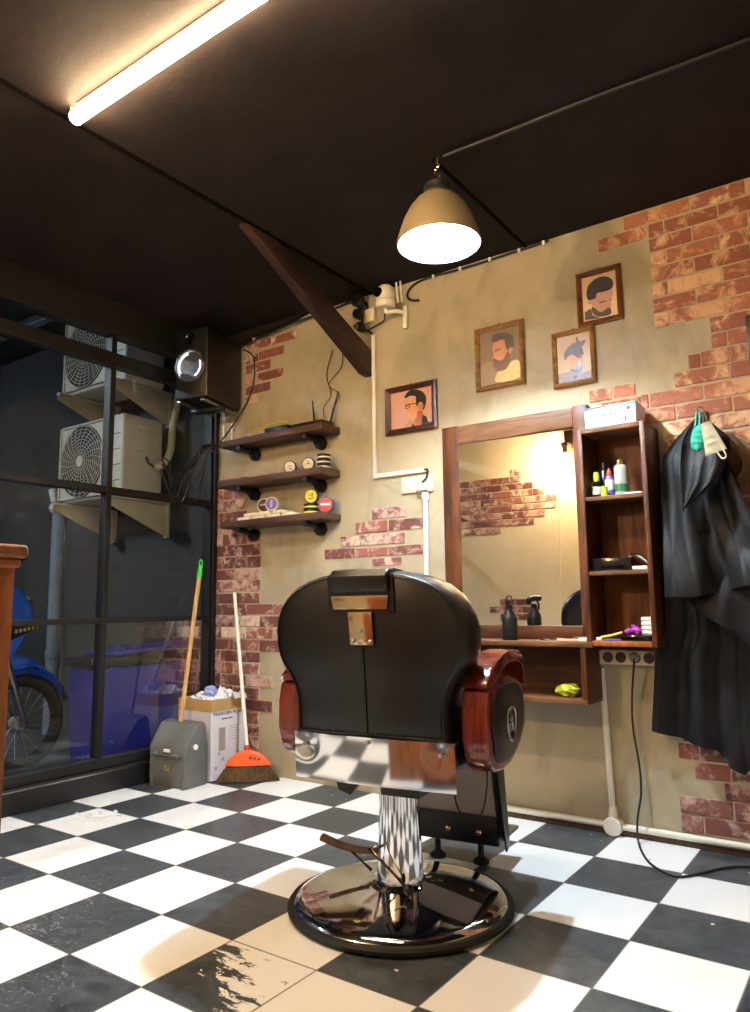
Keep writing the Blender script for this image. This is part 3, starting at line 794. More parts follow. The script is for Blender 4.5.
portrait(.715,1.018,1.766,2.012,.028,'fr_dark','dark framed portrait of a man with glasses in profile','%s' and (214,172,152),((118,235),(600,150),(128,665)),[
 ((226,178,146),[(310,290),(420,255),(440,350),(500,340),(505,400),(480,430),(500,470),(480,610),(400,615),(375,560),(385,520),(340,520),(325,480),(310,450),(290,425),(300,400),(285,385),(310,340)]),
 ((190,130,98),[(440,400),(450,440),(480,430),(500,470),(480,610),(430,615),(400,560),(430,500)]),
 ((48,32,38),[(285,275),(320,220),(370,190),(450,195),(510,230),(540,300),(520,400),(490,430),(505,370),(480,335),(450,350),(435,390),(420,340),(415,270),(350,262),(300,290)]),
 ((216,150,118),[(450,370),(480,345),(500,365),(490,400),(470,425),(445,410)]),
 ((40,34,44),[(500,480),(545,510),(560,560),(612,565),(612,600),(370,635),(375,600),(385,570),(420,612),(480,600),(490,540)]),
 ((196,168,152),[(285,615),(365,530),(388,580),(370,632),(300,645)]),
 ((70,50,44),[(345,352),(425,346),(425,356),(345,364)]),
 ((70,50,44),[(290,375),(345,352),(350,362),(300,388)]),
 ((96,66,54),[(300,405),(340,398),(350,362),(356,364),(346,406),(302,414)])])
portrait(1.235,1.482,1.904,2.208,.022,'fr_gold','gold framed portrait of a bearded man on a brown ground','' or (150,128,106),((130,235),(615,140),(140,860)),[
 ((176,152,126),[(140,600),(300,560),(420,700),(620,600),(620,780),(140,860)]),
 ((218,168,132),[(300,350),(430,300),(450,400),(490,440),(480,560),(420,650),(340,650),(290,560),(300,470),(290,420)]),
 ((92,68,56),[(285,330),(300,260),(380,235),(500,240),(545,290),(550,400),(500,390),(480,440),(450,380),(430,305),(330,330)]),
 ((136,98,76),[(300,520),(350,545),(420,540),(480,440),(500,560),(450,650),(340,665),(300,600)]),
 ((216,170,136),[(490,410),(545,400),(530,450),(510,480),(490,470)]),
 ((240,220,170),[(350,680),(450,650),(520,560),(610,560),(618,740),(330,800)]),
 ((110,76,60),[(320,430),(390,405),(395,420),(325,448)])])
portrait(1.615,1.805,1.85,2.10,.02,'fr_gold','small gold framed portrait of a man with spiked hair looking down','' or (204,184,166),((130,265),(570,180),(150,845)),[
 ((170,162,182),[(160,720),(330,680),(460,700),(590,670),(590,770),(160,840)]),
 ((226,180,158),[(280,500),(340,470),(400,500),(450,470),(480,500),(470,640),(420,690),(330,640),(300,580)]),
 ((84,70,82),[(230,480),(260,410),(340,340),(400,320),(388,290),(410,245),(432,310),(515,292),(490,350),(465,375),(485,450),(475,480),(440,470),(415,520),(340,465),(280,500),(240,545)]),
 ((96,110,160),[(410,545),(455,560),(470,640),(440,690),(340,690),(315,655),(390,655)]),
 ((214,120,120),[(420,500),(450,470),(470,500),(440,530)]),
 ((98,92,124),[(345,750),(400,730),(395,765),(365,785)])])
portrait(1.738,1.932,2.10,2.345,.022,'fr_brown','brown framed portrait of a bearded man with swept hair, highest on the wall','' or (230,202,172),((135,265),(585,165),(155,830)),[
 ((206,174,160),[(340,460),(530,420),(540,490),(515,530),(515,640),(440,680),(380,690),(300,640),(270,600),(220,590),(225,540),(320,520)]),
 ((58,42,46),[(200,450),(230,350),(330,270),(440,245),(530,280),(550,350),(520,410),(420,440),(340,460),(320,520),(220,540)]),
 ((98,76,74),[(270,620),(300,640),(380,695),(440,670),(470,645),(510,650),(515,720),(420,750),(330,750),(270,690)]),
 ((84,68,72),[(175,700),(255,650),(280,740),(380,770),(180,800)]),
 ((74,54,54),[(365,572),(460,550),(465,562),(370,588)]),
 ((74,54,54),[(505,540),(525,525),(528,538),(508,555)])])
# screen edge on the far right
t = thing('wall_frame', 'black framed picture at the right edge of the brick wall', 'picture', (2.56,0,1.785))
bm = BM(); box(bm, 2.392,2.75,-.03,-.008,1.785,1.985,.004); part('frame', bm, 'black_metal', t)
bm = BM(); box(bm, 2.407,2.735,-.032,-.029,1.8,1.97); part('print', bm, 'greyp', t)

# ---------------------------------------------------------------- mirror with ledge cabinet
t = thing('wall_mirror', 'large mirror in a rough dark wooden frame', 'mirror', (1.4,0,.757))
def rough_plank(x0,x1,y0,y1,z0,z1,seed):
    bm = BM(); box(bm, x0,x1,y0,y1,z0,z1,.003)
    ax = 0 if (x1-x0) > (z1-z0) else 2
    bmesh.ops.subdivide_edges(bm, edges=[e for e in bm.edges if e.calc_length() > .25], cuts=16)
    for v in bm.verts:
        n = noise.noise(Vector((v.co.x*7+seed, v.co.y*3, v.co.z*7)))
        if ax == 0: v.co.z += .002*n
        else: v.co.x += .002*n
    return bm
part('left_post', rough_plank(1.062,1.146,-.041,-.002,.757,1.742,1), 'darkwood_z', t)
part('right_post', rough_plank(1.703,1.768,-.041,-.002,.757,1.742,2), 'darkwood_z', t)
part('top_rail', rough_plank(1.146,1.703,-.041,-.002,1.652,1.738,3), 'greywood', t)
part('bottom_rail', rough_plank(1.146,1.703,-.041,-.002,.757,.812,4), 'darkwood', t)
bm = BM(); box(bm, -.282,.282,-.005,.005,.805,1.66)
bm.transform(Matrix.Translation((1.425,-.022,0)) @ Matrix.Rotation(math.radians(1.7), 4, 'Z')); part('mirror_glass', bm, 'mirror', t, smooth=False)

t = thing('ledge_cabinet', 'open wooden box ledge under the mirror', 'shelf', (1.4,-.1,.515))
LX0, LX1 = 1.04, 1.768
bm = BM(); box(bm, LX0,1.80,-.205,-.001,.735,.756,.003); part('top_board', bm, 'greywood', t, 'pale worn top board')
bm = BM(); box(bm, LX0,LX1,-.20,-.001,.515,.535,.003); part('bottom_board', bm, 'greywood', t)
for x in (LX0, LX1-.022):
    bm = BM(); box(bm, x,x+.022,-.20,-.001,.535,.735,.002); part('side_board', bm, 'darkwood_z', t)
bm = BM(); box(bm, LX0+.02,LX1-.02,-.014,-.001,.535,.735); part('back_board', bm, 'darkwood', t)  # darker wood, so the shade inside the box is put into the colour

# tall shelf cabinet
t = thing('shelf_cabinet', 'tall narrow open wooden cabinet with three compartments right of the mirror', 'cabinet', (1.9,-.1,.74))
CX0, CX1 = 1.775, 2.04
for x, n_ in ((CX0,'left'),(CX1-.02,'right')):
    bm = BM(); box(bm, x,x+.02,-.20,-.001,.742,1.597,.003); part('side_board', bm, 'darkwood_z', t)
for z, n_ in ((.742,'bottom_board'),(1.577,'top_board')):
    bm = BM(); box(bm, CX0+.02,CX1-.02,-.20,-.001,z,z+.02,.002); part(n_, bm, 'greywood' if z > 1 else 'deskwood', t)
for z in (1.305, 1.012):
    bm = BM(); box(bm, CX0+.02,CX1-.02,-.195,-.012,z,z+.016,.002); part('inner_shelf', bm, 'greywood', t)
bm = BM(); box(bm, CX0+.02,CX1-.02,-.012,-.001,.76,1.578); part('back_board', bm, 'inwood', t)

def bottle(name, c, prof, mats, label, mis=None, cat='bottle', group=None, extra=None):
    t = thing(name, label, cat, c, 0, group)
    bm = BM(); lathe(bm, prof[0], c, 24); part('bottle_body', bm, mats[0], t)
    bm = BM(); lathe(bm, prof[1], c, 20); part('cap', bm, mats[1], t)
    if len(prof) > 2:
        bm = BM(); lathe(bm, prof[2], c, 24); part('bottle_label', bm, mats[2], t)
    return t
Z1s = 1.322
bottle('spray_bottle', (1.822,-.13,Z1s), [[(0,0),(.017,0),(.018,.004),(.018,.06),(.014,.068),(.0,.07)],[(.012,.068),(.013,.09),(.011,.105),(0,.108)],[(.0184,.015),(.0186,.045)]], ['clear','lime','label'], 'small clear bottle with a lime green cap on the top compartment')
bottle('dropper_bottle', (1.842,-.09,Z1s), [[(0,0),(.015,0),(.016,.11),(.01,.118),(0,.12)],[(.008,.12),(.009,.15),(.004,.158),(0,.16)]], ['tin_black','tin_black'], 'tall black bottle behind the lime capped bottle')
bottle('lotion_bottle', (1.872,-.12,Z1s), [[(0,0),(.016,0),(.017,.07),(.012,.085),(0,.086)],[(.010,.085),(.009,.10),(.003,.118),(0,.12)],[(.0174,.03),(.0174,.07)]], ['tin_purple','redp','tin_white'], 'purple bottle with a red pointed cap in the top compartment')
bottle('wax_stick', (1.864,-.165,Z1s), [[(0,0),(.013,0),(.013,.03),(0,.031)],[(.013,.031),(.013,.04),(0,.041)]], ['lime','lime'], 'short lime green tub in front of the purple bottle', cat='tub')
bottle('tonic_bottle', (1.915,-.11,Z1s), [[(0,0),(.024,0),(.026,.005),(.026,.12),(.02,.128),(0,.128)],[(.02,.128),(.019,.148),(.012,.152),(0,.152)],[(.0264,.02),(.0264,.05)]], ['greytube','brass','greenbottle'], 'tall grey bottle with a green band, tallest in the cabinet')
bm = BM(); box(bm, 1.945,2.01,-.18,-.06,Z1s,Z1s+.006,.002); solo('white_slip', bm, 'paper', 'white slip lying on the top compartment shelf', 'paper')
# second compartment: black tray and scissors
Z2s = 1.029
t = thing('tool_tray', 'black tray of tools in the middle compartment', 'tray', (1.87,-.1,Z2s))
bm = BM(); box(bm, 1.80,1.955,-.175,-.05,Z2s,Z2s+.006,.002)
for a in ((1.80,1.955,-.175,-.171),(1.80,1.955,-.054,-.05),(1.80,1.804,-.171,-.054),(1.951,1.955,-.171,-.054)): box(bm, *a, Z2s+.004, Z2s+.05, .001)
part('tray_body', bm, 'black_glass', t)
t = thing('hair_clipper', 'silver and white clipper resting on the tray edge', 'clipper', (1.985,-.15,Z2s))
bm = BM(); tube(bm, [(1.955,-.185,Z2s+.053),(1.965,-.16,Z2s+.06),(1.99,-.13,Z2s+.04),(2.01,-.11,Z2s+.012)], .006, 10); part('arm', bm, 'chrome', t)
bm = BM(); tube(bm, [(1.97,-.185,Z2s+.056),(1.985,-.165,Z2s+.055),(2.008,-.14,Z2s+.03)], .005, 10); part('arm', bm, 'chrome', t)
bm = BM(); prism(bm, [(1.962,-.19),(2.014,-.185),(2.014,-.13),(1.985,-.14)], Z2s+.001, Z2s+.014, 'xy', .003); part('guard', bm, 'label', t)
# bottom compartment
Z3s = .763
bm = BM(); box(bm, 1.905,2.012,-.19,-.06,Z3s,Z3s+.022,.004); solo('black_case', bm, 'black_glass', 'flat black case in the bottom compartment', 'case')
t = thing('purple_clip', 'purple hair clip on the black case', 'clip', (1.94,-.14,Z3s+.022))
bm = BM()
for (x, y, z, r) in ((1.925,-.15,.012,.016),(1.945,-.14,.02,.014),(1.96,-.15,.014,.014),(1.935,-.13,.03,.009)): ball(bm, (x,y,Z3s+.022+z), r, (1,1,.8), 2, 0, .3)
part('petals', bm, 'purple', t)
for k in range(4):
    bm = BM(); box(bm, 1.962,2.014,-.12,-.055,Z3s+.022+k*.017,Z3s+.022+k*.017+.015,.004)
    solo('soap_bar', bm, 'tin_cream' if k % 2 else 'label', ('lowest','second','third','topmost')[k]+' white block in the pile on the black case', 'box', 'white blocks piled in the bottom compartment')
t = thing('yellow_razor', 'yellow handled razor lying in the bottom compartment', 'razor', (1.86,-.16,Z3s))
bm = BM(); tube(bm, [(1.822,-.18,Z3s+.012),(1.86,-.165,Z3s+.018),(1.90,-.155,Z3s+.03)], .005, 10); part('handle', bm, 'yellow', t)
bm = BM(); box(bm, 1.808,1.83,-.187,-.173,Z3s,Z3s+.012,.002); part('head', bm, 'label', t)
bm = BM(); box(bm, 1.838,1.90,-.19,-.17,Z3s,Z3s+.006,.002); solo('comb', bm, 'tin_purple', 'pale comb lying under the yellow razor', 'comb')
# box on top of cabinet
t = thing('white_carton', 'white printed carton lying on top of the shelf cabinet', 'box', (1.9,-.1,1.597))
bm = BM(); box(bm, 1.80,2.003,-.165,-.03,1.598,1.688,.002); part('carton', bm, 'boxwhite', t)
M['deep_blue_print'] = plain('blue_print', (40,50,150), .5)
bm = BM(); prism(bm, [(1.80,1.676),(1.85,1.680),(1.90,1.682),(1.90,1.686),(1.85,1.687),(1.80,1.687)], -.1662, -.165, 'xz'); part('blue_stripe', bm, 'deep_blue_print', t)
bm = BM(); prism(bm, [(1.90,1.680),(1.95,1.676),(2.003,1.678),(2.003,1.687),(1.95,1.682),(1.90,1.684)], -.1662, -.165, 'xz'); part('teal_stripe', bm, 'teal', t)
bm = BM()
for a, b, c_, d in ((1.85,1.872,1.612,1.616),(1.84,1.92,1.636,1.639),(1.875,1.93,1.645,1.65),(1.96,1.966,1.612,1.632),(1.815,1.819,1.612,1.63),(1.892,1.90,1.665,1.672)): box(bm, a,b,-.166,-.165,c_,d)
lathe(bm, [(.008,-.166),(.008,-.165)], (1.975,0,1.664), 16, 'y')
part('print', bm, 'ink', t)

# things on the ledge
t = thing('trigger_bottle', 'black spray bottle with a trigger head standing on the ledge', 'bottle', (1.44,-.165,.756))
bx, by = 1.437, -.165
bm = BM(); lathe(bm, [(0,0),(.030,0),(.032,.004),(.032,.085),(.029,.10),(.016,.122),(.013,.128),(0,.13)], (bx,by,.757), 32); part('bottle_body', bm, 'black_metal', t)
d = Vector((-math.sin(math.radians(-27)), -math.cos(math.radians(-27)), 0))   # nozzle faces the room
s = Vector((d.y, -d.x, 0))
def q(a, h): return (bx+d.x*a, by+d.y*a, .757+h)
bm = BM(); lathe(bm, [(.014,.128),(.015,.145),(.011,.148),(0,.149)], (bx,by,.757), 20)
tube(bm, [q(-.035,.145),q(-.028,.165),q(-.005,.172),q(.035,.172)], .013, 12); part('spray_head', bm, 'black_metal', t)
bm = BM(); tube(bm, [q(.018,.165),q(.03,.145),q(.028,.12)], .005, 8); part('trigger', bm, 'black_metal', t)
bm = BM(); cyl(bm, q(.035,.172), q(.046,.172), .011, .009); part('nozzle', bm, 'chrome', t)
bm = BM(); tube(bm, [(1.56,-.12,.760),(1.585,-.13,.764),(1.61,-.12,.760),(1.60,-.10,.760),(1.57,-.10,.762),(1.555,-.13,.76),(1.59,-.145,.76),(1.62,-.13,.762)], .003, 6); solo('metal_chain', bm, 'chrome', 'small silver chain heaped on the ledge by the spray bottle', 'chain')
t = thing('brush_strip', 'pink and cream brush lying on the ledge', 'brush', (1.66,-.16,.757))
bm = BM(); box(bm, 1.645,1.735,-.185,-.165,.757,.766,.003); part('handle', bm, 'skin', t)
bm = BM(); box(bm, 1.735,1.775,-.188,-.162,.757,.771,.003); part('bristles', bm, 'tin_cream', t)
bm = BM(); prism(bm, [(1.61,-.12),(1.64,-.125),(1.65,-.1),(1.615,-.09)], .757, .767, 'xy', .002); solo('black_clip', bm, 'black_metal', 'small black clip on the ledge beside the chain', 'clip')
bm = BM(); lathe(bm, [(0,0),(.04,0),(.044,.004),(.044,.012),(.04,.014),(0,.014)], (1.725,-.09,.757), 28); solo('brown_dish', bm, 'darkwood', 'round dark brown dish at the right end of the ledge', 'dish')
bm = BM(); ball(bm, (1.665,-.12,.56), .04, (1.3,1,.65), 3, 0, .2); solo('sponge', bm, 'sponge', 'yellow green sponge inside the ledge box', 'sponge')

# ---------------------------------------------------------------- capes on the hook
t = thing('wall_hook', 'brown wall hook holding the capes and masks', 'hook', (2.215,0,1.60))
bm = BM(); box(bm, 2.20,2.235,-.014,-.006,1.56,1.64,.003); part('plate', bm, 'darkwood', t)
bm = BM(); tube(bm, [(2.215,-.01,1.585),(2.215,-.06,1.575),(2.215,-.10,1.60),(2.215,-.11,1.635)], .006, 10); part('hook', bm, 'steel', t)
bm = BM(); lathe(bm, [(0,-.03),(.03,-.034),(.062,-.045),(.075,-.052),(.08,-.03),(.118,-.026),(.12,-.022),(.118,-.018),(.0,-.014)], (2.272,0,1.418), 40, 'y')
solo('round_hat', bm, 'felt', 'round taupe hat hanging on the bricks behind the capes', 'hat')

def interp(tab, v):
    for (a, x), (b, y) in zip(tab, tab[1:]):
        if v <= b: 
            k = (v-a)/(b-a); return x+(y-x)*k
    return tab[-1][1]
def cloth(L, Rr, bot, ytab, folds, seed, nu=70, nv=90, apex=(2.21,1.59), thick=.003, cr=1):
    """L/R tables z->x edges given as lists of (t, x) with t = 0 top .. 1 bottom; bot: u -> z bottom"""
    bm = BM(); rows_ = []
    for j in range(nv+1):
        v = j/nv; row = []
        for i in range(nu+1):
            u = i/nu
            x = interp(L, v)*(1-u)+interp(Rr, v)*u
            zb_ = interp(bot, u); z = apex[1]+(zb_-apex[1])*v
            ph = seed*1.7
            y = interp(ytab, v)
            w_ = min(1, v*3)
            f = 0
            for fr, am, dr in folds:
                s_ = math.sin(2*PI*(fr*u+dr*v)+ph+fr)
                f += am*(abs(s_)**.7*(1 if s_ > 0 else -1))
            f += cr*.03*abs(noise.noise(Vector((x*4+z*2.2+seed, z*2.4-x*2, seed*.7))))+cr*.022*abs(noise.noise(Vector((x*6-z*3.4, z*2.5+seed, 9))))
            f += .003*noise.noise(Vector((x*9+seed, z*7, seed)))
            row.append(bm.verts.new((x, min(-.016, y-w_*f), z)))
        rows_.append(row)
    for a, b in zip(rows_, rows_[1:]):
        for i in range(nu): bm.faces.new((a[i],a[i+1],b[i+1],b[i]))
    r = bmesh.ops.solidify(bm, geom=bm.faces[:], thickness=thick)
    return bm
def linfold(L): return L
# long cape at the back
bm = cloth([(0,2.18),(.08,2.12),(.15,2.058),(.22,2.058),(.35,2.055),(.55,2.055),(.66,2.05),(.76,2.0),(1,1.965)],
           [(0,2.225),(.11,2.28),(.18,2.32),(.3,2.36),(.5,2.42),(1,2.50)],
           [(0,.42),(.3,.385),(.42,.37),(.5,.31),(.58,.29),(.68,.36),(1,.40)],
           [(0,-.03),(.25,-.08),(.6,-.09),(1,-.06)], [(2.6,.02,.15),(4.6,.009,.3)], 3)
solo('barber_cape', bm, 'nylon', 'long black barber cape hanging lowest on the hook', 'cape', 'black capes on the hook')
bm = cloth([(0,2.188),(.12,2.13),(.22,2.095),(.45,2.085),(1,2.075)],
           [(0,2.24),(.15,2.29),(.3,2.32),(.6,2.38),(1,2.46)],
           [(0,.925),(.3,.925),(.7,.96),(1,.97)],
           [(0,-.09),(.2,-.165),(1,-.195)], [(1.6,.018,.5),(3.1,.008,-.6)], 8)
solo('barber_cape', bm, 'nylon', 'shorter black barber cape hanging in front, hem level at half height', 'cape', 'black capes on the hook')
bm = cloth([(0,2.205),(.2,2.185),(.5,2.17),(.8,2.165),(1,2.17)],
           [(0,2.245),(.12,2.28),(.32,2.34),(.45,2.34),(.75,2.29),(1,2.18)],
           [(0,1.22),(1,1.24)],
           [(0,-.13),(.3,-.235),(1,-.26)], [(.9,.012,.4),(2.2,.005,-.4)], 12, 40, 40, cr=.5)
solo('barber_cape', bm, 'nylon', 'folded corner of black cape hanging under the masks', 'cape', 'black capes on the hook')
# slanting lower fold of a third cape
bm = cloth([(0,2.10),(.5,2.12),(1,2.18)], [(0,2.5),(1,2.52)], [(0,.87),(.35,.80),(.75,.62),(1,.50)], [(0,-.17),(1,-.16)], [(1.7,.012,.3)], 5, 50, 40, (2.2,1.0))
solo('barber_cape', bm, 'nylon', 'black cape with a slanting hem below the front cape', 'cape', 'black capes on the hook')
def mask_cloth(name, cx, cz, w_, h_, mat, tilt, lab, y0, tri=False):
    bm = BM(); rows_ = []
    for j in range(13):
        v = j/12*2-1; row = []
        for i in range(13):
            u = i/12*2-1
            hw = (.72-.28*v) if tri else math.sqrt(max(0, 1-abs(v)**2.6))
            p = Vector((u*w_/2*max(hw,.12), 0, v*h_/2)); p = Matrix.Rotation(tilt, 3, 'Y') @ p
            row.append(bm.verts.new((cx+p.x, y0-(.006 if tri else .012)*(1-u*u)*(1-.5*v*v)-.002*math.sin(v*14), cz+p.z)))
        rows_.append(row)
    for a, b in zip(rows_, rows_[1:]):
        for i in range(12): bm.faces.new((a[i],a[i+1],b[i+1],b[i]))
    bmesh.ops.solidify(bm, geom=bm.faces[:], thickness=.002)
    t = thing(name, lab, 'face mask', (cx,y0,cz-h_/2)); part('mask_body', bm, mat, t)
    return t
t = mask_cloth('face_mask', 2.238, 1.492, .055, .10, 'teal', math.radians(12), 'teal face mask hanging on the hook', -.235)
bm = BM(); tube(bm, [(2.225,-.225,1.54),(2.215,-.14,1.60),(2.214,-.108,1.625),(2.225,-.13,1.61),(2.24,-.225,1.54)], .0025, 6); part('ear_loop', bm, 'teal', t)
t = mask_cloth('face_mask', 2.286, 1.478, .072, .115, 'maskwhite', math.radians(-14), 'off-white face mask hanging beside the teal one', -.285, True)
bm = BM(); tube(bm, [(2.262,-.275,1.53),(2.24,-.15,1.59),(2.214,-.114,1.63),(2.238,-.13,1.625),(2.28,-.28,1.53)], .003, 6); part('ear_loop', bm, 'rust', t)
bm = BM(); tube(bm, [(2.300,-.287,1.43),(2.317,-.285,1.40),(2.330,-.285,1.408),(2.315,-.287,1.45)], .003, 6); part('ear_loop', bm, 'maskwhite', t)

# ---------------------------------------------------------------- barber chair
A8 = math.radians(8)
ch = thing('barber_chair', 'black leather barber chair with red wooden arms and a chrome base', 'chair', (1.492,-1.05,0), A8)
def cp(name, bm, mats, label=None, smooth=True, parent=None): return part(name, bm, mats, parent or ch, label, smooth, True)
# base
bm = BM(); lathe(bm, [(0,.002),(.33,.002),(.341,.008),(.343,.018),(.337,.026),(0,.026)], (0,0,0), 72); cp('base_ring', bm, 'rubber', 'dark rubber edge')
bm = BM(); lathe(bm, [(.322,.026),(.314,.036),(.298,.041),(.290,.043),(.24,.053),(.17,.064),(.11,.073),(.085,.078),(.078,.085),(0,.085)], (0,0,0), 72); cp('base_disc', bm, 'chrome')
bm = BM(); lathe(bm, [(0,.07),(.073,.07),(.071,.10),(.062,.30),(.062,.34),(0,.34)], (0,0,0), 40); cp('column', bm, 'chrome')
# pump lever
bm = BM(); tube(bm, [(.072,-.10,.095),(-.052,-.10,.188),(-.075,-.02,.168),(-.09,.01,.155)], .005, 8, 1, False); cp('lever_rod', bm, 'brass')
bm = BM(); tube(bm, [(-.04,.02,.15),(-.11,.02,.14),(-.20,.02,.14),(-.29,.02,.158)], .016, 10, radii=(.011,.018), flat=.7); cp('lever_pedal', bm, 'rust', 'worn brown lever pedal')
bm = BM(); tube(bm, [(-.19,.02,.135),(-.10,.0,.09)], .005, 8, 1, False); cp('lever_strut', bm, 'black_metal')
bm = BM(); ball(bm, (.075,-.10,.092), .016); cp('lever_pivot', bm, 'black_metal')
for o_ in C.objects:
    if o_.parent == ch: o_.location = (-.032,0,0)
# seat support
bm = BM(); box(bm, -.065,.065,-.065,.20,.335,.46,.006); prism(bm, [(-.235,.46),(-.10,.46),(-.12,.37),(-.15,.335),(-.19,.345)], -.10, -.08, 'xz', .002); cp('seat_support', bm, 'black_metal')
# seat box and cushion
bm = BM(); box(bm, -.245,.245,-.225,.26,.455,.52,.015,0,3); cp('seat_frame', bm, 'leather')
bm = BM(); box(bm, -.25,.25,-.20,.32,.50,.60,.035,0,4); cp('seat_cushion', bm, 'leather')
# back plate (polished, slightly sprung at its screws)
bm = BM(); nx, nz = 40, 14; rows_ = []
for j in range(nz+1):
    row = []
    for i in range(nx+1):
        x = -.253+.506*i/nx; z = .409+.131*j/nz
        y = -.256
        for sx in (-.215, .215):
            d2 = ((x-sx)**2+(z-.507)**2)/.035**2; y += .0035*math.exp(-d2)
        y += -.013*math.cos(x/.253*PI*.5)+.008
        row.append(bm.verts.new((x,y,z)))
    rows_.append(row)
for a, b in zip(rows_, rows_[1:]):
    for i in range(nx): bm.faces.new((a[i],a[i+1],b[i+1],b[i]))
for v in bm.verts: v.co.y += (.54-v.co.z)*.06
bpl = cp('back_plate', bm, 'chrome', 'mirror polished chrome plate', 'all')
for x in (-.215, 0, .215):
    bm = BM(); ball(bm, (x,-.255 if x else -.263,.507 if x else .528), .007, (1,.6,1)); cp('screw', bm, 'steel', None, True, bpl)

# backrest: outline lofted front to back, reclined a little
half = [(.54,.232),(.60,.232),(.64,.233),(.675,.242),(.705,.258),(.735,.280),(.765,.293),(.80,.299),(.84,.299),(.875,.292),(.905,.278),(.935,.255),(.962,.221),(.98,.180),(.992,.135),(.998,.09)]
out = [(h, z) for z, h in half]+[(.04,1.0),(0,1.001),(-.04,1.0)]+[(-h, z) for z, h in half[::-1]]
def recl(z): return -.262-(z-.54)*.09
def back_layer(bm, dy, inset, cz=.78):
    vs = []
    for x, z in out:
        k = 1-inset/.29; zz = cz+(z-cz)*(1-inset/.24)
        vs.append(bm.verts.new((x*k, recl(zz)+dy, zz)))
    return vs
bm = BM()
layers = [back_layer(bm, dy, i) for dy, i in ((.010,.022),(.002,.012),(.006,.004),(.016,0),(.05,-.006),(.10,-.008),(.135,-.004),(.158,.008),(.170,.030),(.174,.07))]
layers = layers[1:]
for a, b in zip(layers, layers[1:]):
    n = len(a)
    for i in range(n): 
        j = (i+1) % n; bm.faces.new((a[i],a[j],b[j],b[i]))
bm.faces.new(layers[0]); bm.faces.new(layers[-1][::-1])
for v in list(bm.verts):
    if v.link_faces == (): bm.verts.remove(v)
for v in [v for v in bm.verts if not v.link_faces]: bm.verts.remove(v)
bk = cp('backrest', bm, 'leather')
# rear panel, piping, centre seam
bm = BM()
ring = [(x*.965, recl(.78+(z-.78)*.955)+.001, .78+(z-.78)*.955) for x, z in out]
tube(bm, ring, .0028, 6, 1, False); tube(bm, [ring[-1], ring[0]], .0028, 6, 1, False); cp('piping', bm, 'leather2', None, True, bk)
bm = BM(); tube(bm, [(0,recl(.55)-.0005,.55),(0,recl(.79)-.0005,.79)], .0018, 6, 4); cp('seam', bm, 'leather2', None, True, bk)
# headrest set in the top of the back
def hy(z): return recl(z)
bm = BM(); box(bm, -.105,.105,-.02,.02,.885,.995,.006); 
for v in bm.verts: v.co.y = hy(v.co.z)+(-.004 if v.co.y < 0 else .03)
cp('headrest_slot', bm, 'leather2', None, True)
bm = BM(); prism(bm, [(-.02,.945),(-.03,.965),(-.028,.99),(-.01,1.008),(.03,1.012),(.09,1.01),(.12,1.0),(.13,.95),(.05,.93)], -.093, .093, 'yz', .008, 0, 3)
for v in bm.verts: v.co.y += hy(v.co.z)+.008
hr = cp('headrest', bm, 'leather')
bm = BM(); prism(bm, [(-.092,.935),(.092,.935),(.086,.897),(-.086,.897)], -.004, .0, 'xz', .0012)
for v in bm.verts: v.co.y += hy(v.co.z)-.008
cp('headrest_plate', bm, 'brass', 'polished metal plate', True, hr)
bm = BM(); prism(bm, [(-.040,.890),(.036,.890),(.038,.797),(-.036,.797)], -.006, 0, 'xz', .002)
for v in bm.verts: v.co.y += hy(v.co.z)-.004
bp = cp('headrest_bracket', bm, 'brass', 'polished metal bracket')
for x, z in ((0,.838),(-.026,.807),(.028,.807)):
    bm = BM(); ball(bm, (x,hy(z)-.012,z), .006, (1,.6,1)); cp('screw', bm, 'steel', None, True, bp)
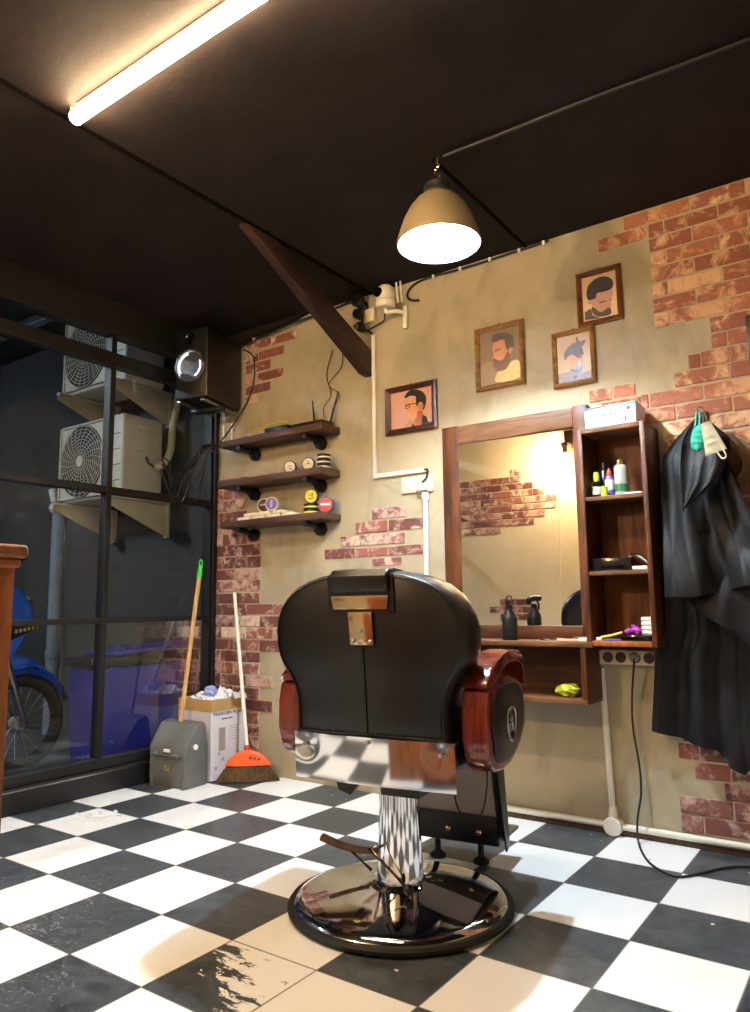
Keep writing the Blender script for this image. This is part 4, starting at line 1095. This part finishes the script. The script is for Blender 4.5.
# arms: a C shaped wooden frame with a black side panel
def arm(sx):
    # side outline in (y, z)
    body = [(-.205,.50),(-.19,.475),(-.15,.455),(-.09,.448),(-.01,.455),(.06,.478),(.115,.51),(.145,.55),(.15,.60),(.14,.64),(.12,.67),(.06,.690),(-.02,.700),(-.10,.70),(-.17,.69),(-.205,.672),(-.212,.62),(-.212,.54)]
    X0, X1 = sx*.262, sx*.335
    bm = BM(); prism(bm, body, min(X0,X1), max(X0,X1), 'yz', .008, 0, 3); a = cp('arm_side', bm, 'mahogany')
    # curved arm top
    up = [(-.21,.682),(-.20,.70),(-.16,.728),(-.10,.752),(-.03,.768),(.04,.772),(.10,.766),(.145,.748),(.165,.72),(.166,.69),(.150,.655),(.138,.66),(.145,.70),(.125,.728),(.07,.742),(0,.742),(-.06,.728),(-.11,.704),(-.14,.690)]
    bm = BM(); prism(bm, up, min(X0,X1), max(X0,X1), 'yz', .005, 0, 2); cp('arm_rest', bm, 'mahogany')
    pan = [(-.165,.50),(-.13,.475),(-.07,.470),(0,.480),(.06,.505),(.105,.545),(.115,.60),(.10,.645),(.06,.670),(0,.680),(-.08,.680),(-.14,.670),(-.172,.64),(-.18,.57)]
    bm = BM(); prism(bm, pan, min(X1, X1+sx*.006), max(X1, X1+sx*.006), 'yz', .002); p = cp('side_panel', bm, 'leather', 'black oval panel', True, a)
    sh_ = [(-.06,.60),(-.025,.61),(.01,.60),(.012,.565),(0,.535),(-.025,.52),(-.05,.535),(-.062,.565)]
    bm = BM(); pts = [(X1+sx*.008,a_,b_) for a_, b_ in sh_]; tube(bm, pts+[pts[0]], .004, 8, 4)
    for zz in (.55,.565,.58): box(bm, min(X1+sx*.006,X1+sx*.009), max(X1+sx*.006,X1+sx*.009), -.045, -.005, zz-.003, zz+.003, .001)
    tube(bm, [(X1+sx*.008,-.04,.545),(X1+sx*.008,-.025,.59),(X1+sx*.008,-.01,.545)], .003, 6, 3)
    # badge sits on the arm panel
    cp('badge', bm, 'steel', 'silver shield badge', True, a)
    bm = BM(); box(bm, min(sx*.24,sx*.265), max(sx*.24,sx*.265), -.15, .08, .50, .62, .004); cp('arm_mount', bm, 'black_metal')
arm(1); arm(-1)
# leg rest hanging from the front of the seat
def legrest():
    t0, b0 = (.27,.43), (.335,.135)      # (y, z) top and bottom
    def yy(z): return t0[0]+(t0[1]-z)/(t0[1]-b0[1])*(b0[0]-t0[0])
    for s_ in (-1,1):
        bm = BM(); prism(bm, [(t0[0]-.02,t0[1]+.02),(t0[0]+.05,t0[1]+.02),(b0[0]+.055,b0[1]-.03),(b0[0]-.012,b0[1]+.02)], min(s_*.175,s_*.19), max(s_*.175,s_*.19), 'yz', .002); cp('leg_rest_side', bm, 'black_metal')
        bm = BM(); prism(bm, [(t0[0]+.03,t0[1]),(t0[0]+.05,t0[1]),(b0[0]+.052,b0[1]+.05),(b0[0]+.01,b0[1]+.06)], min(s_*.19,s_*.193), max(s_*.19,s_*.193), 'yz'); cp('side_strip', bm, 'padgrey')
    bm = BM(); box(bm, -.175,.175,-.006,.02,.20,.40,.003)
    for v in bm.verts: v.co.y += yy(v.co.z)
    cp('leg_pad', bm, 'padgrey', 'grey back of the leg pad')
    bm = BM(); box(bm, -.175,.175,-.014,.03,.375,.42,.003)
    for v in bm.verts: v.co.y += yy(v.co.z)
    cp('leg_rest_bar', bm, 'black_metal')
    bm = BM(); box(bm, -.175,.175,-.014,.03,.105,.205,.003)
    for v in bm.verts: v.co.y += yy(v.co.z)
    lb = cp('leg_rest_bar', bm, 'black_metal')
    for x in (-.12,.0,.11):
        bm = BM(); ball(bm, (x, yy(.15)-.016,.148), .011, (1,.5,1)); cp('bolt', bm, 'brass', None, True, lb)
    bm = BM(); box(bm, -.175,.175,.37,.56,.105,.117,.004); cp('foot_plate', bm, 'steel')
    for x in (-.10,.065):
        bm = BM(); cyl(bm, (x,.46,.107),(x,.46,.02),.011); lathe(bm, [(0,0.001),(.028,.001),(.03,.01),(.016,.022),(0,.024)], (x,.46,0), 20); cp('rest_foot', bm, 'rubber')
    bm = BM(); prism(bm, [(.24,.45),(.32,.45),(.375,.10),(.34,.09)], .194, .20, 'yz', .002); cp('side_flap', bm, 'leather')
legrest()
bm = BM(); tube(bm, [(.262,-.02,.452),(.258,-.01,.38),(.235,0,.30),(.20,.0,.275),(.165,.0,.30),(.15,.0,.36),(.15,.0,.45)], .0028, 8); cp('hanging_loop', bm, 'cord')

# ---------------------------------------------------------------- dustpan, box, broom
t = thing('lidded_dustpan', 'grey upright lidded dustpan with a wooden stick handle and green tip', 'dustpan', (-.345,-.40,0), math.radians(4))
def lp(name, bm, mat, label=None, parent=None): return part(name, bm, mat, parent or t, label, True, True)
sil = [(-.075,0),(.065,0),(.075,.03),(.075,.20),(.055,.30),(.04,.318),(-.01,.31),(-.055,.24),(-.085,.20),(-.085,.05)]
bm = BM(); prism(bm, sil, -.13, .13, 'yz', .008, 0, 3); body = lp('scoop', bm, 'greyp')
bm = BM(); box(bm, -.105,.105,-.095,-.084,.155,.160,.001); 
for x in (-.08,.07): ball(bm, (x,-.09,.16), .014, (1.2,.8,1), 2)
lp('hinge', bm, 'greyp', None, body)
bm = BM(); box(bm, -.02,.02,-.093,-.085,.175,.19,.002); lp('sticker', bm, 'label', 'white sticker', body)
bm = BM(); box(bm, -.012,.014,-.0875,-.085,.085,.09,.0003); box(bm, -.012,-.008,-.0875,-.085,.09,.11,.0003); box(bm, .010,.014,-.0875,-.085,.09,.11,.0003); lp('recycling_mark', bm, 'gold', 'small yellow mark', body)
bm = BM(); cyl(bm, (.13,-.02,.2),(.137,-.02,.2),.014); lp('side_button', bm, 'label', 'white round button', body)
for x in (-.12,.105):
    bm = BM(); box(bm, x,x+.018,-.09,-.07,0.0,.06,.003); lp('foot', bm, 'greyp', None, body)
hb = Vector((-.362,-.385,.30)); ht = Vector((-.365,-.27,1.10))
bm = BM(); cyl(bm, hb, ht, .0115, .0115, 16); part('stick', bm, 'stickwood', t)
dd = (ht-hb).normalized()
bm = BM(); cyl(bm, ht-dd*.03, ht+dd*.035, .0145, .012, 16); q0 = ht+dd*.035
tube(bm, [q0+Vector((-.01,0,-.005)), q0+Vector((-.012,0,.02)), q0+Vector((0,0,.032)), q0+Vector((.012,0,.02)), q0+Vector((.01,0,-.005))], .0035, 8); part('handle_tip', bm, 'green', t, 'green plastic tip')

t = thing('cardboard_box', 'open white printed cardboard box full of paper waste', 'box', (-.34,-.16,0))
bx0, bx1, by0, by1 = -.485, -.225, -.295, -.055
bm = BM()
hgt = .36
for a in ((bx0,bx1,by0,by0+.004),(bx0,bx1,by1-.004,by1),(bx0,bx0+.004,by0+.004,by1-.004),(bx1-.004,bx1,by0+.004,by1-.004)): box(bm, *a, .001, hgt)
box(bm, bx0,bx1,by0,by1,.001,.006); part('carton', bm, 'boxwhite', t, smooth=False)
for a in ((bx0-.001,bx1+.001,by0-.001,by0+.005),(bx0-.001,bx1+.001,by1-.005,by1+.001),(bx0-.001,bx0+.005,by0+.005,by1-.005),(bx1-.005,bx1+.001,by0+.005,by1-.005)):
    bm = BM(); box(bm, *a, hgt-.004, hgt+.058); part('top_flap', bm, 'cardboard', t, 'bare brown cardboard', False)
bm = text_bm('TRASH BIN PEDAL', .027, (bx1+.0012, (by0+by1)/2, hgt-.018), (0,1,0), (0,0,1)); part('title_print', bm, 'ink', t)
bm = text_bm('stainless steel', .014, (bx1+.0012, (by0+by1)/2-.01, hgt-.045), (0,1,0), (0,0,1)); part('subtitle_print', bm, 'ink', t)
bm = BM(); box(bm, bx1, bx1+.001, by0+.055, by0+.10, .15, .27)
for k in range(6): box(bm, bx1, bx1+.001, by0+.125, by0+.20, .20+k*.014, .203+k*.014)
for yy_, zz_ in ((.03,.06),(.08,.10),(.05,.13),(.15,.07),(.19,.12)): box(bm, bx1, bx1+.001, by0+yy_, by0+yy_+.014, zz_, zz_+.014)
part('print', bm, 'padgrey', t, smooth=False)
gr = 'crumpled papers in the box'
cr = [(-.42,-.24,.03,0,'white'),(-.36,-.25,.035,0,'white'),(-.29,-.25,.03,0,'white'),(-0.26,-.24,.028,0,'white'),(-.44,-.16,.034,0,'white'),(-.37,-.17,.04,0,'white'),(-.30,-.16,.036,1,'pale blue'),(-0.265,-.16,.034,0,'white'),(-.43,-.09,.03,0,'white'),(-.35,-.09,.036,0,'white'),(-.27,-.10,.034,0,'white'),(-0.255,-.09,.025,1,'pale blue')]
for k, (x, y, r, c_, cn) in enumerate(cr):
    bm = BM(); ball(bm, (x*.86-.05,y*.86-.025,hgt+.045+.022*(k in (5,6,9,10))), r*.9, (1.1,1.05,.8), 3, 0, .55)
    solo('crumpled_paper', bm, 'paper_blue' if c_ else 'paper', 'crumpled %s paper heaped in the open box' % cn, 'paper', gr+(' (blue)' if c_ else ''), smooth=False)
bm = BM(); ball(bm, (-.33,-.21,hgt+.088), .034, (1,1,1), 3, 0, .15); solo('blue_wad', bm, 'paper_blue', 'round pale blue wad on top of the paper waste', 'paper')
bm = BM(); vs = [bm.verts.new(p) for p in ((-.285,-.22,hgt+.05),(-.235,-.20,hgt+.055),(-.25,-.15,hgt+.05),(-.275,-.19,hgt+.125))]
for f in ((0,1,3),(1,2,3),(2,0,3),(0,2,1)): bm.faces.new([vs[i] for i in f])
solo('paper_cone', bm, 'paper', 'pointed white paper cone standing in the box', 'paper', smooth=False)
bm = BM()
rows_ = []
for j in range(9):
    row = []
    for i in range(9):
        row.append(bm.verts.new((-.225+.045*i/8, -.17+.09*j/8, hgt+.055+.03*math.sin(i/8*PI)+.012*noise.noise(Vector((i,j,1))*.6))))
    rows_.append(row)
for a, b in zip(rows_, rows_[1:]):
    for i in range(8): bm.faces.new((a[i],a[i+1],b[i+1],b[i]))
bmesh.ops.solidify(bm, geom=bm.faces[:], thickness=.001)
solo('paper_sheet', bm, 'paper', 'bent white paper sheet hanging over the box edge', 'paper')

t = thing('broom', 'black bristled broom with an orange cap and pale metal handle', 'broom', (-.12,-.13,0))
ang = Vector((.285,.234,0)).normalized(); nrm = Vector((ang.y,-ang.x,0))
cx0 = Vector((-.078,-.170,0))
bm = BM(); rows_ = []
def wid(z): return .162-.105*(z/.135)**1.3
for side in (1,-1):
    pass
nU, nV = 60, 14
for j in range(nV+1):
    z = .135*(1-j/nV)
    ring = []
    for i in range(nU):
        a = 2*PI*i/nU; w_ = wid(z); th = .018+.016*(1-z/.135)
        jit = (R.uniform(-.004,.004) if j == nV else 0)
        rr = 1+.05*math.sin(i*7.3)+.03*math.sin(i*3.1)
        p = cx0+ang*(math.cos(a)*w_*rr)+nrm*(math.sin(a)*th*rr); ring.append(bm.verts.new((p.x,p.y,max(.003, z+jit+ (.006 if j == nV else 0)))))
    rows_.append(ring)
for a, b in zip(rows_, rows_[1:]):
    for i in range(nU): bm.faces.new((a[i],a[(i+1)%nU],b[(i+1)%nU],b[i]))
bm.faces.new(rows_[0]); bm.faces.new(rows_[-1][::-1])
part('bristles', bm, 'bristle', t, 'dark brown bristles', False)
bm = BM(); rows_ = []
for j in range(9):
    k = j/8; z = .085+.075*k; w_ = (.118*(1-k)**.42 if j < 8 else .012)+.004; w_ = max(w_, .016); th = .030-.014*k
    rows_.append([bm.verts.new((cx0+ang*(math.cos(2*PI*i/36)*w_)+nrm*(math.sin(2*PI*i/36)*th)+Vector((0,0,z)))) for i in range(36)])
for a, b in zip(rows_, rows_[1:]):
    for i in range(36): bm.faces.new((a[i],a[(i+1)%36],b[(i+1)%36],b[i]))
bm.faces.new(rows_[0]); bm.faces.new(rows_[-1][::-1]); cap = part('cap', bm, 'orange', t, 'orange plastic cap')
bm = BM()
for k in range(3):
    p = cx0+ang*(.015+.022*k)+nrm*.027+Vector((0,0,.128-.005*k)); ball(bm, p, .006, (1,1,1))
part('vent_hole', bm, 'rust', cap)
bm = BM(); cyl(bm, cx0+Vector((-.004,.0,.150)), cx0+Vector((-.012,.006,.182)), .015, .014); part('handle_socket', bm, 'redp', t)
bm = BM(); cyl(bm, cx0+Vector((-.006,0,.152)), (-.355,-.016,.985), .0105, .0105, 14); part('handle', bm, 'white_pvc', t, 'pale grey metal handle')
# dust heap on the tile
bm = BM()
for k in range(60):
    x = -.03+R.gauss(0,.055)*1.1; y = -.50+R.gauss(0,.04)
    x = -.19+R.gauss(0,.035); y = -.98+R.gauss(0,.04)
    ball(bm, (x,y,.001+R.random()*.003), R.uniform(.004,.012), (1.5,1,.35), 1, 0, .4)
solo('powder_heap', bm, 'paper', 'small heap of white powder on the floor tile by the window', 'powder', kind='stuff')
bm = BM()
for k in range(36):
    ball(bm, (R.uniform(-.45,2.6), R.uniform(-.25,-.05) if k % 3 else R.uniform(-1.4,-.3), .0015), R.uniform(.002,.005), (1.6,1,.3), 1, 0, .3)
solo('floor_crumbs', bm, 'paper', 'scattered pale crumbs on the floor near the wall', 'crumbs', kind='stuff')

# ---------------------------------------------------------------- reception desk at the left edge
t = thing('reception_desk', 'orange brown wooden counter at the left edge of the photo', 'desk', (1.5,-2.8,0))
DX0, DX1, DY0, DY1 = 1.25, 1.797, -3.15, -2.491
bm = BM(); box(bm, DX0,DX1,DY0,DY1,.0,.978,.003); part('carcass', bm, 'deskwood', t)
bm = BM(); box(bm, DX0-.008,DX1+.012,DY0-.008,DY1+.012,.978,.997,.006,0,4); part('top_board', bm, 'deskwood', t)
bm = BM(); box(bm, DX0-.004,DX1+.006,DY0-.004,DY1+.005,.965,.978,.004,0,3); part('moulding', bm, 'deskwood', t)
for k in range(7):
    y1 = DY1-.010-k*.088
    bm = BM(); box(bm, DX1,DX1+.004,y1-.02,y1,.05,.955,.0015); part('stile', bm, 'deskwood', t)
bm = BM(); box(bm, DX1,DX1+.006,DY0,DY1,.0,.05,.002); part('plinth', bm, 'deskwood', t)

# ---------------------------------------------------------------- outside
OX = -3.4
bm = BM(); box(bm, OX,XL-.1,-4.5,.12,-.08,0); struct('trim_10', bm, 'outfloor')
bm = BM(); box(bm, OX,XL-.05,.12,.24,-.08,3.05); struct('wall_outside_back', bm, 'outgrey')
bm = BM(); box(bm, OX-.1,OX,-4.5,.24,-.08,3.05); struct('wall_outside_left', bm, 'outgrey')
bm = BM(); box(bm, OX,XL-.05,-4.5,-4.4,-.08,3.05); struct('wall_outside_front', bm, 'outgrey')
bm = BM(); box(bm, XL-.12,XL-.05,-4.5,.24,ZC,3.05); struct('wall_outside_right', bm, 'outgrey')
t = thing('canopy_roof', 'dark slatted canopy roof outside the window, with pale strips', 'roof', (-2,-2,2.98))
bm = BM(); box(bm, OX-.1,XL-.05,-4.5,.24,3.051,3.09); part('roof_sheet', bm, 'outgrey', t, smooth=False)
for k in range(9):
    y = -3.62+k*.42
    bm = BM(); box(bm, OX+.01,XL-.13,y,y+.06,2.985,3.05,.004); part('rafter', bm, 'outpipe', t, smooth=False)
# air conditioners
def ac(z, lab):
    t = thing('air_conditioner', lab, 'air conditioner', (-1.45,-.12,z), 0, 'outdoor air conditioner units')
    x0, x1, y0, y1, h = -1.80, -1.10, -.27, .04, .53
    bm = BM(); box(bm, x0,x1,y0,y1,z,z+h,.018,0,3); part('casing', bm, 'acwhite', t)
    fx, fz = -1.54, z+.265
    bm = BM(); lathe(bm, [(0,y0-.002),(.24,y0-.002),(.243,y0-.0005)], (fx,0,fz), 48, 'y'); part('fan_opening', bm, 'acdark', t)
    bm = BM()
    for r in [.035+.0225*k for k in range(10)]:
        pts = [(fx+r*math.cos(2*PI*k/40), y0-.012, fz+r*math.sin(2*PI*k/40)) for k in range(41)]
        tube(bm, pts, .0022, 5, 1, False)
    for k in range(24):
        a = 2*PI*k/24; tube(bm, [(fx+.03*math.cos(a+.35),y0-.012,fz+.03*math.sin(a+.35)),(fx+.13*math.cos(a+.18),y0-.015,fz+.13*math.sin(a+.18)),(fx+.235*math.cos(a),y0-.006,fz+.235*math.sin(a))], .002, 5, 3)
    pts = [(fx+sx*.235, y0-.008, fz+sz*.245) for sx, sz in ((-1,-1),(1,-1),(1,1),(-1,1),(-1,-1))]; tube(bm, pts, .006, 8, 1, False)
    part('fan_grille', bm, 'acwhite', t)
    bm = BM(); lathe(bm, [(0,y0-.018),(.036,y0-.017),(.04,y0-.010),(0,y0-.008)], (fx,0,fz), 28, 'y'); part('hub', bm, 'acwhite', t)
    bm = BM()
    for k in range(4): box(bm, -1.275,-1.125,y0-.003,y0+.001,z+.10+k*.1,z+.104+k*.1)
    part('front_groove', bm, 'acdark', t)
    bm = BM(); box(bm, x1-.001,x1+.006,-.18,-.05,z+.30,z+.43,.003); box(bm, x1,x1+.012,-.17,-.06,z+.44,z+.475,.003); part('valve_cover', bm, 'acwhite', t)
    bm = BM(); box(bm, -1.22,-1.17,y0-.004,y0-.001,z+.045,z+.09); part('sticker', bm, 'lime', t)
    for x, n_ in ((-1.70,'a'),(-1.13,'b')):
        b = thing('wall_bracket', 'angled steel bracket under the %s side of the %s outdoor unit' % ('left' if n_ == 'a' else 'right', 'lower' if z < 2 else 'upper'), 'bracket', (x,.1,z-.24))
        bm = BM(); prism(bm, [(-.36,z-.002),(.118,z-.002),(.118,z-.23),(.09,z-.23),(-.36,z-.05)], x-.004, x+.004, 'yz', .001); part('gusset', bm, 'galv', b)
        bm = BM(); box(bm, x-.02,x+.02,-.36,.118,z-.02,z-.002,.003); part('arm', bm, 'galv', b)
        bm = BM(); box(bm, x-.02,x+.02,.095,.118,z-.24,z-.02,.003); part('wall_leg', bm, 'galv', b)
ac(1.60, 'lower white outdoor air conditioner on the wall beyond the window')
ac(2.345, 'upper white outdoor air conditioner just under the canopy')
t = thing('refrigerant_hose', 'pale wrapped hose running from above down to the lower outdoor unit', 'hose', (-.95,.0,1.8))
bm = BM(); tube(bm, [(-.99,.07,2.75),(-.98,.06,2.45),(-.98,.05,2.25),(-1.0,.03,2.05),(-1.0,.02,1.92),(-1.02,-.01,1.83),(-1.06,-.05,1.80)], .024, 14); part('wrapped_hose', bm, 'backfoam', t)
bm = BM(); tube(bm, [(-1.06,-.05,1.80),(-1.09,-.08,1.83),(-1.092,-.1,1.87)], .009, 8); part('copper_pipe', bm, 'brass', t)
bm = BM(); cyl(bm, (-2.36,.09,0),(-2.36,.09,1.62),.05); cyl(bm, (-2.36,.09,.55),(-2.36,.09,.6),.056)
solo('drain_pipe', bm, 'outpipe', 'grey upright drain pipe beyond the window', 'pipe')
t = thing('outdoor_valve', 'small pale valve at the top of the drain pipe', 'valve', (-2.36,.02,1.62))
bm = BM(); ball(bm, (-2.36,.06,1.66), .05, (1.2,1,1)); cyl(bm, (-2.36,.05,1.70),(-2.40,.05,1.80),.03); part('body', bm, 'white_pvc', t)
# outdoor lamp
t = thing('bulkhead_lamp', 'cool white lamp under the canopy outside', 'lamp', (-2.2,-2.6,2.8))
bm = BM(); box(bm, -2.26,-2.14,-2.9,-2.3,2.93,2.985,.004); part('housing', bm, 'outpipe', t)
bm = BM(); tube(bm, [(-2.2,-2.88,2.90),(-2.2,-2.32,2.90)], .02, 12, 1, False); part('tube', bm, 'outlamp', t)
# wheelie bin
t = thing('blue_bin', 'blue plastic bin standing outside behind the window', 'bin', (-.95,-.37,0))
bm = BM()
def rect(z, g): return [(-.95-g*.3,-.68-g),( -.72+g,-.68-g),(-.72+g,-.02+g*.3),(-.95-g*.3,-.02+g*.3)]
for (z0, g0), (z1, g1) in (((.0,-.03),(.60,0)),):
    a = [bm.verts.new((x,y,z0)) for x, y in rect(z0, g0)]; b = [bm.verts.new((x,y,z1)) for x, y in rect(z1, g1)]
    for i in range(4): bm.faces.new((a[i],a[(i+1)%4],b[(i+1)%4],b[i]))
    bm.faces.new(a[::-1]); bm.faces.new(b)
bmesh.ops.bevel(bm, geom=bm.edges[:], offset=.02, segments=3, affect='EDGES')
part('tub', bm, 'blue', t)
bm = BM(); box(bm, -.965,-.71,-.695,-.01,.60,.645,.012); part('rim', bm, 'black_metal', t, 'dark rim')
bm = BM(); box(bm, -.95,-.70,-.58,.0,.0,.026,.01)
bm.transform(Matrix.Translation((0,-.0,.65)) @ Matrix.Rotation(math.radians(3.5), 4, 'X') @ Matrix.Translation((0,0,.03)))
part('lid', bm, 'blue', t)
bm = BM(); tube(bm, [(-.74,-.52,.66),(-.74,-.50,.70),(-.74,-.46,.70),(-.74,-.44,.675)], .01, 8); part('lid_handle', bm, 'blue', t)
# motorbike
t = thing('motorbike', 'blue motorbike parked outside, front wheel beyond the window', 'motorbike', (-1.32,-1.3,0))
WX, WY, WZ = -1.32, -.735, .272
def wheel(y):
    bm = BM(); pts = [(WX, y+.234*math.cos(2*PI*k/48), WZ+.234*math.sin(2*PI*k/48)) for k in range(49)]; tube(bm, pts, .036, 12, 1, False); w_ = part('tyre', bm, 'rubber', t)
    bm = BM(); pts = [(WX, y+.213*math.cos(2*PI*k/48), WZ+.213*math.sin(2*PI*k/48)) for k in range(49)]; tube(bm, pts, .012, 10, 1, False)
    for k in range(18):
        a = 2*PI*k/18; tube(bm, [(WX+.02*(-1)**k, y+.03*math.cos(a), WZ+.03*math.sin(a)), (WX, y+.21*math.cos(a+.15), WZ+.21*math.sin(a+.15))], .0022, 5, 1, False)
    cyl(bm, (WX-.04,y,WZ),(WX+.04,y,WZ),.035); part('rim', bm, 'rimgrey', t)
wheel(WY); wheel(WY-1.2)
bm = BM(); rows_ = []
for i in range(19):
    a = math.radians(18+i*9); rr = .29
    rows_.append([bm.verts.new((WX+dx, WY+(rr+dz)*math.cos(a)*1.0, WZ+.02+(rr+dz)*math.sin(a))) for dx, dz in ((-.055,-.035),(-.045,0),(0,.014),(.045,0),(.055,-.035))])
for a, b in zip(rows_, rows_[1:]):
    for i in range(4): bm.faces.new((a[i],a[i+1],b[i+1],b[i]))
bmesh.ops.solidify(bm, geom=bm.faces[:], thickness=.004)
part('front_fender', bm, 'moto_blue', t)
bm = BM(); prism(bm, [(WY+.25,WZ+.17),(WY+.17,WZ+.26),(WY+.02,WZ+.36),(WY-.12,WZ+.40),(WY-.2,WZ+.30),(WY-.18,WZ+.18),(WY-.10,WZ+.31),(WY+.06,WZ+.32)], WX-.05, WX+.06, 'yz', .01); part('fender_fairing', bm, 'moto_blue', t)
for x in (-.075,.075):
    bm = BM(); cyl(bm, (WX+x,WY,WZ),(WX+x*.9,WY-.20,.86),.018,.022); part('fork', bm, 'steel', t)
bm = BM(); prism(bm, [(WY-.10,.66),(WY-.02,.80),(WY+.02,.90),(WY-.06,1.02),(WY-.18,1.06),(WY-.34,.95),(WY-.36,.6),(WY-.30,.42),(WY-.2,.50)], WX-.10, WX+.10, 'yz', .03, 0, 3); part('front_cowl', bm, 'moto_blue', t)
bm = BM(); ball(bm, (WX,WY-.01,.93), .075, (1,.7,.8), 3); part('headlight', bm, 'chrome', t)
bm = BM(); prism(bm, [(WY-.12,.74),(WY+.04,.80),(WY+.06,.84),(WY-.12,.82)], WX-.02, WX+.112, 'yz', .005); pl_ = part('black_band', bm, 'black_metal', t)
bm = BM()
for k in range(6): box(bm, WX+.112,WX+.115,WY-.105+k*.024,WY-.09+k*.024,.775+k*.004,.795+k*.004,.001)
part('gold_lettering', bm, 'gold', pl_)
bm = BM(); tube(bm, [(WX-.33,WY-.28,1.06),(WX-.1,WY-.2,1.05),(WX+.1,WY-.2,1.05),(WX+.33,WY-.28,1.06)], .014, 10); part('handlebar', bm, 'black_metal', t)
for s_ in (-1,1):
    bm = BM(); ball(bm, (WX+s_*.28,WY-.18,1.2), .05, (1.3,.3,.8)); tube(bm, [(WX+s_*.25,WY-.24,1.06),(WX+s_*.28,WY-.18,1.2)], .006, 8); part('side_mirror', bm, 'black_metal', t)
bm = BM(); prism(bm, [(WY-.32,.45),(WY-.36,.62),(WY-.6,.60),(WY-.7,.76),(WY-1.35,.82),(WY-1.5,.86),(WY-1.4,.68),(WY-1.0,.5),(WY-.8,.38),(WY-.5,.35)], WX-.09, WX+.09, 'yz', .03, 0, 3); part('body_cowl', bm, 'moto_blue', t)
bm = BM(); box(bm, WX-.11,WX+.11,WY-1.35,WY-.68,.79,.87,.035,0,3); part('seat', bm, 'leather', t)
bm = BM(); box(bm, WX-.1,WX+.1,WY-.85,WY-.5,.2,.4,.03); cyl(bm, (WX+.12,WY-.5,.2),(WX+.14,WY-1.5,.32),.03,.045); cyl(bm, (WX-.02,WY-.65,.2),(WX-.16,WY-.65,.008),.012); part('engine', bm, 'iron', t)

# ---------------------------------------------------------------- world, camera
W_ = bpy.data.worlds.new('night'); bpy.context.scene.world = W_; W_.use_nodes = True
W_.node_tree.nodes['Background'].inputs[0].default_value = (.012,.016,.026,1)
W_.node_tree.nodes['Background'].inputs[1].default_value = 1

cam = bpy.data.cameras.new('camera'); co = bpy.data.objects.new('camera', cam); C.objects.link(co)
f, y, p, r = 731.673, .615625, .133638, -.0116437
cy, sy = math.cos(y), math.sin(y)
fw = Vector((-sy*math.cos(p), cy*math.cos(p), math.sin(p))); right = Vector((cy, sy, 0)); up = right.cross(fw)
r2 = right*math.cos(r)+up*math.sin(r); u2 = -right*math.sin(r)+up*math.cos(r)
m = Matrix((r2, u2, -fw)).transposed().to_4x4(); m.translation = Vector((2.7742,-3.0229,.9105))
co.matrix_world = m
cam.sensor_fit = 'VERTICAL'; cam.sensor_height = 24; cam.lens = 24*f/1012; cam.clip_start = .02
bpy.context.scene.camera = co
vs_ = bpy.context.scene.view_settings
vs_.view_transform = 'Standard'; vs_.look = 'None'; vs_.gamma = 1; vs_.use_curve_mapping = False; vs_.exposure = 1.8
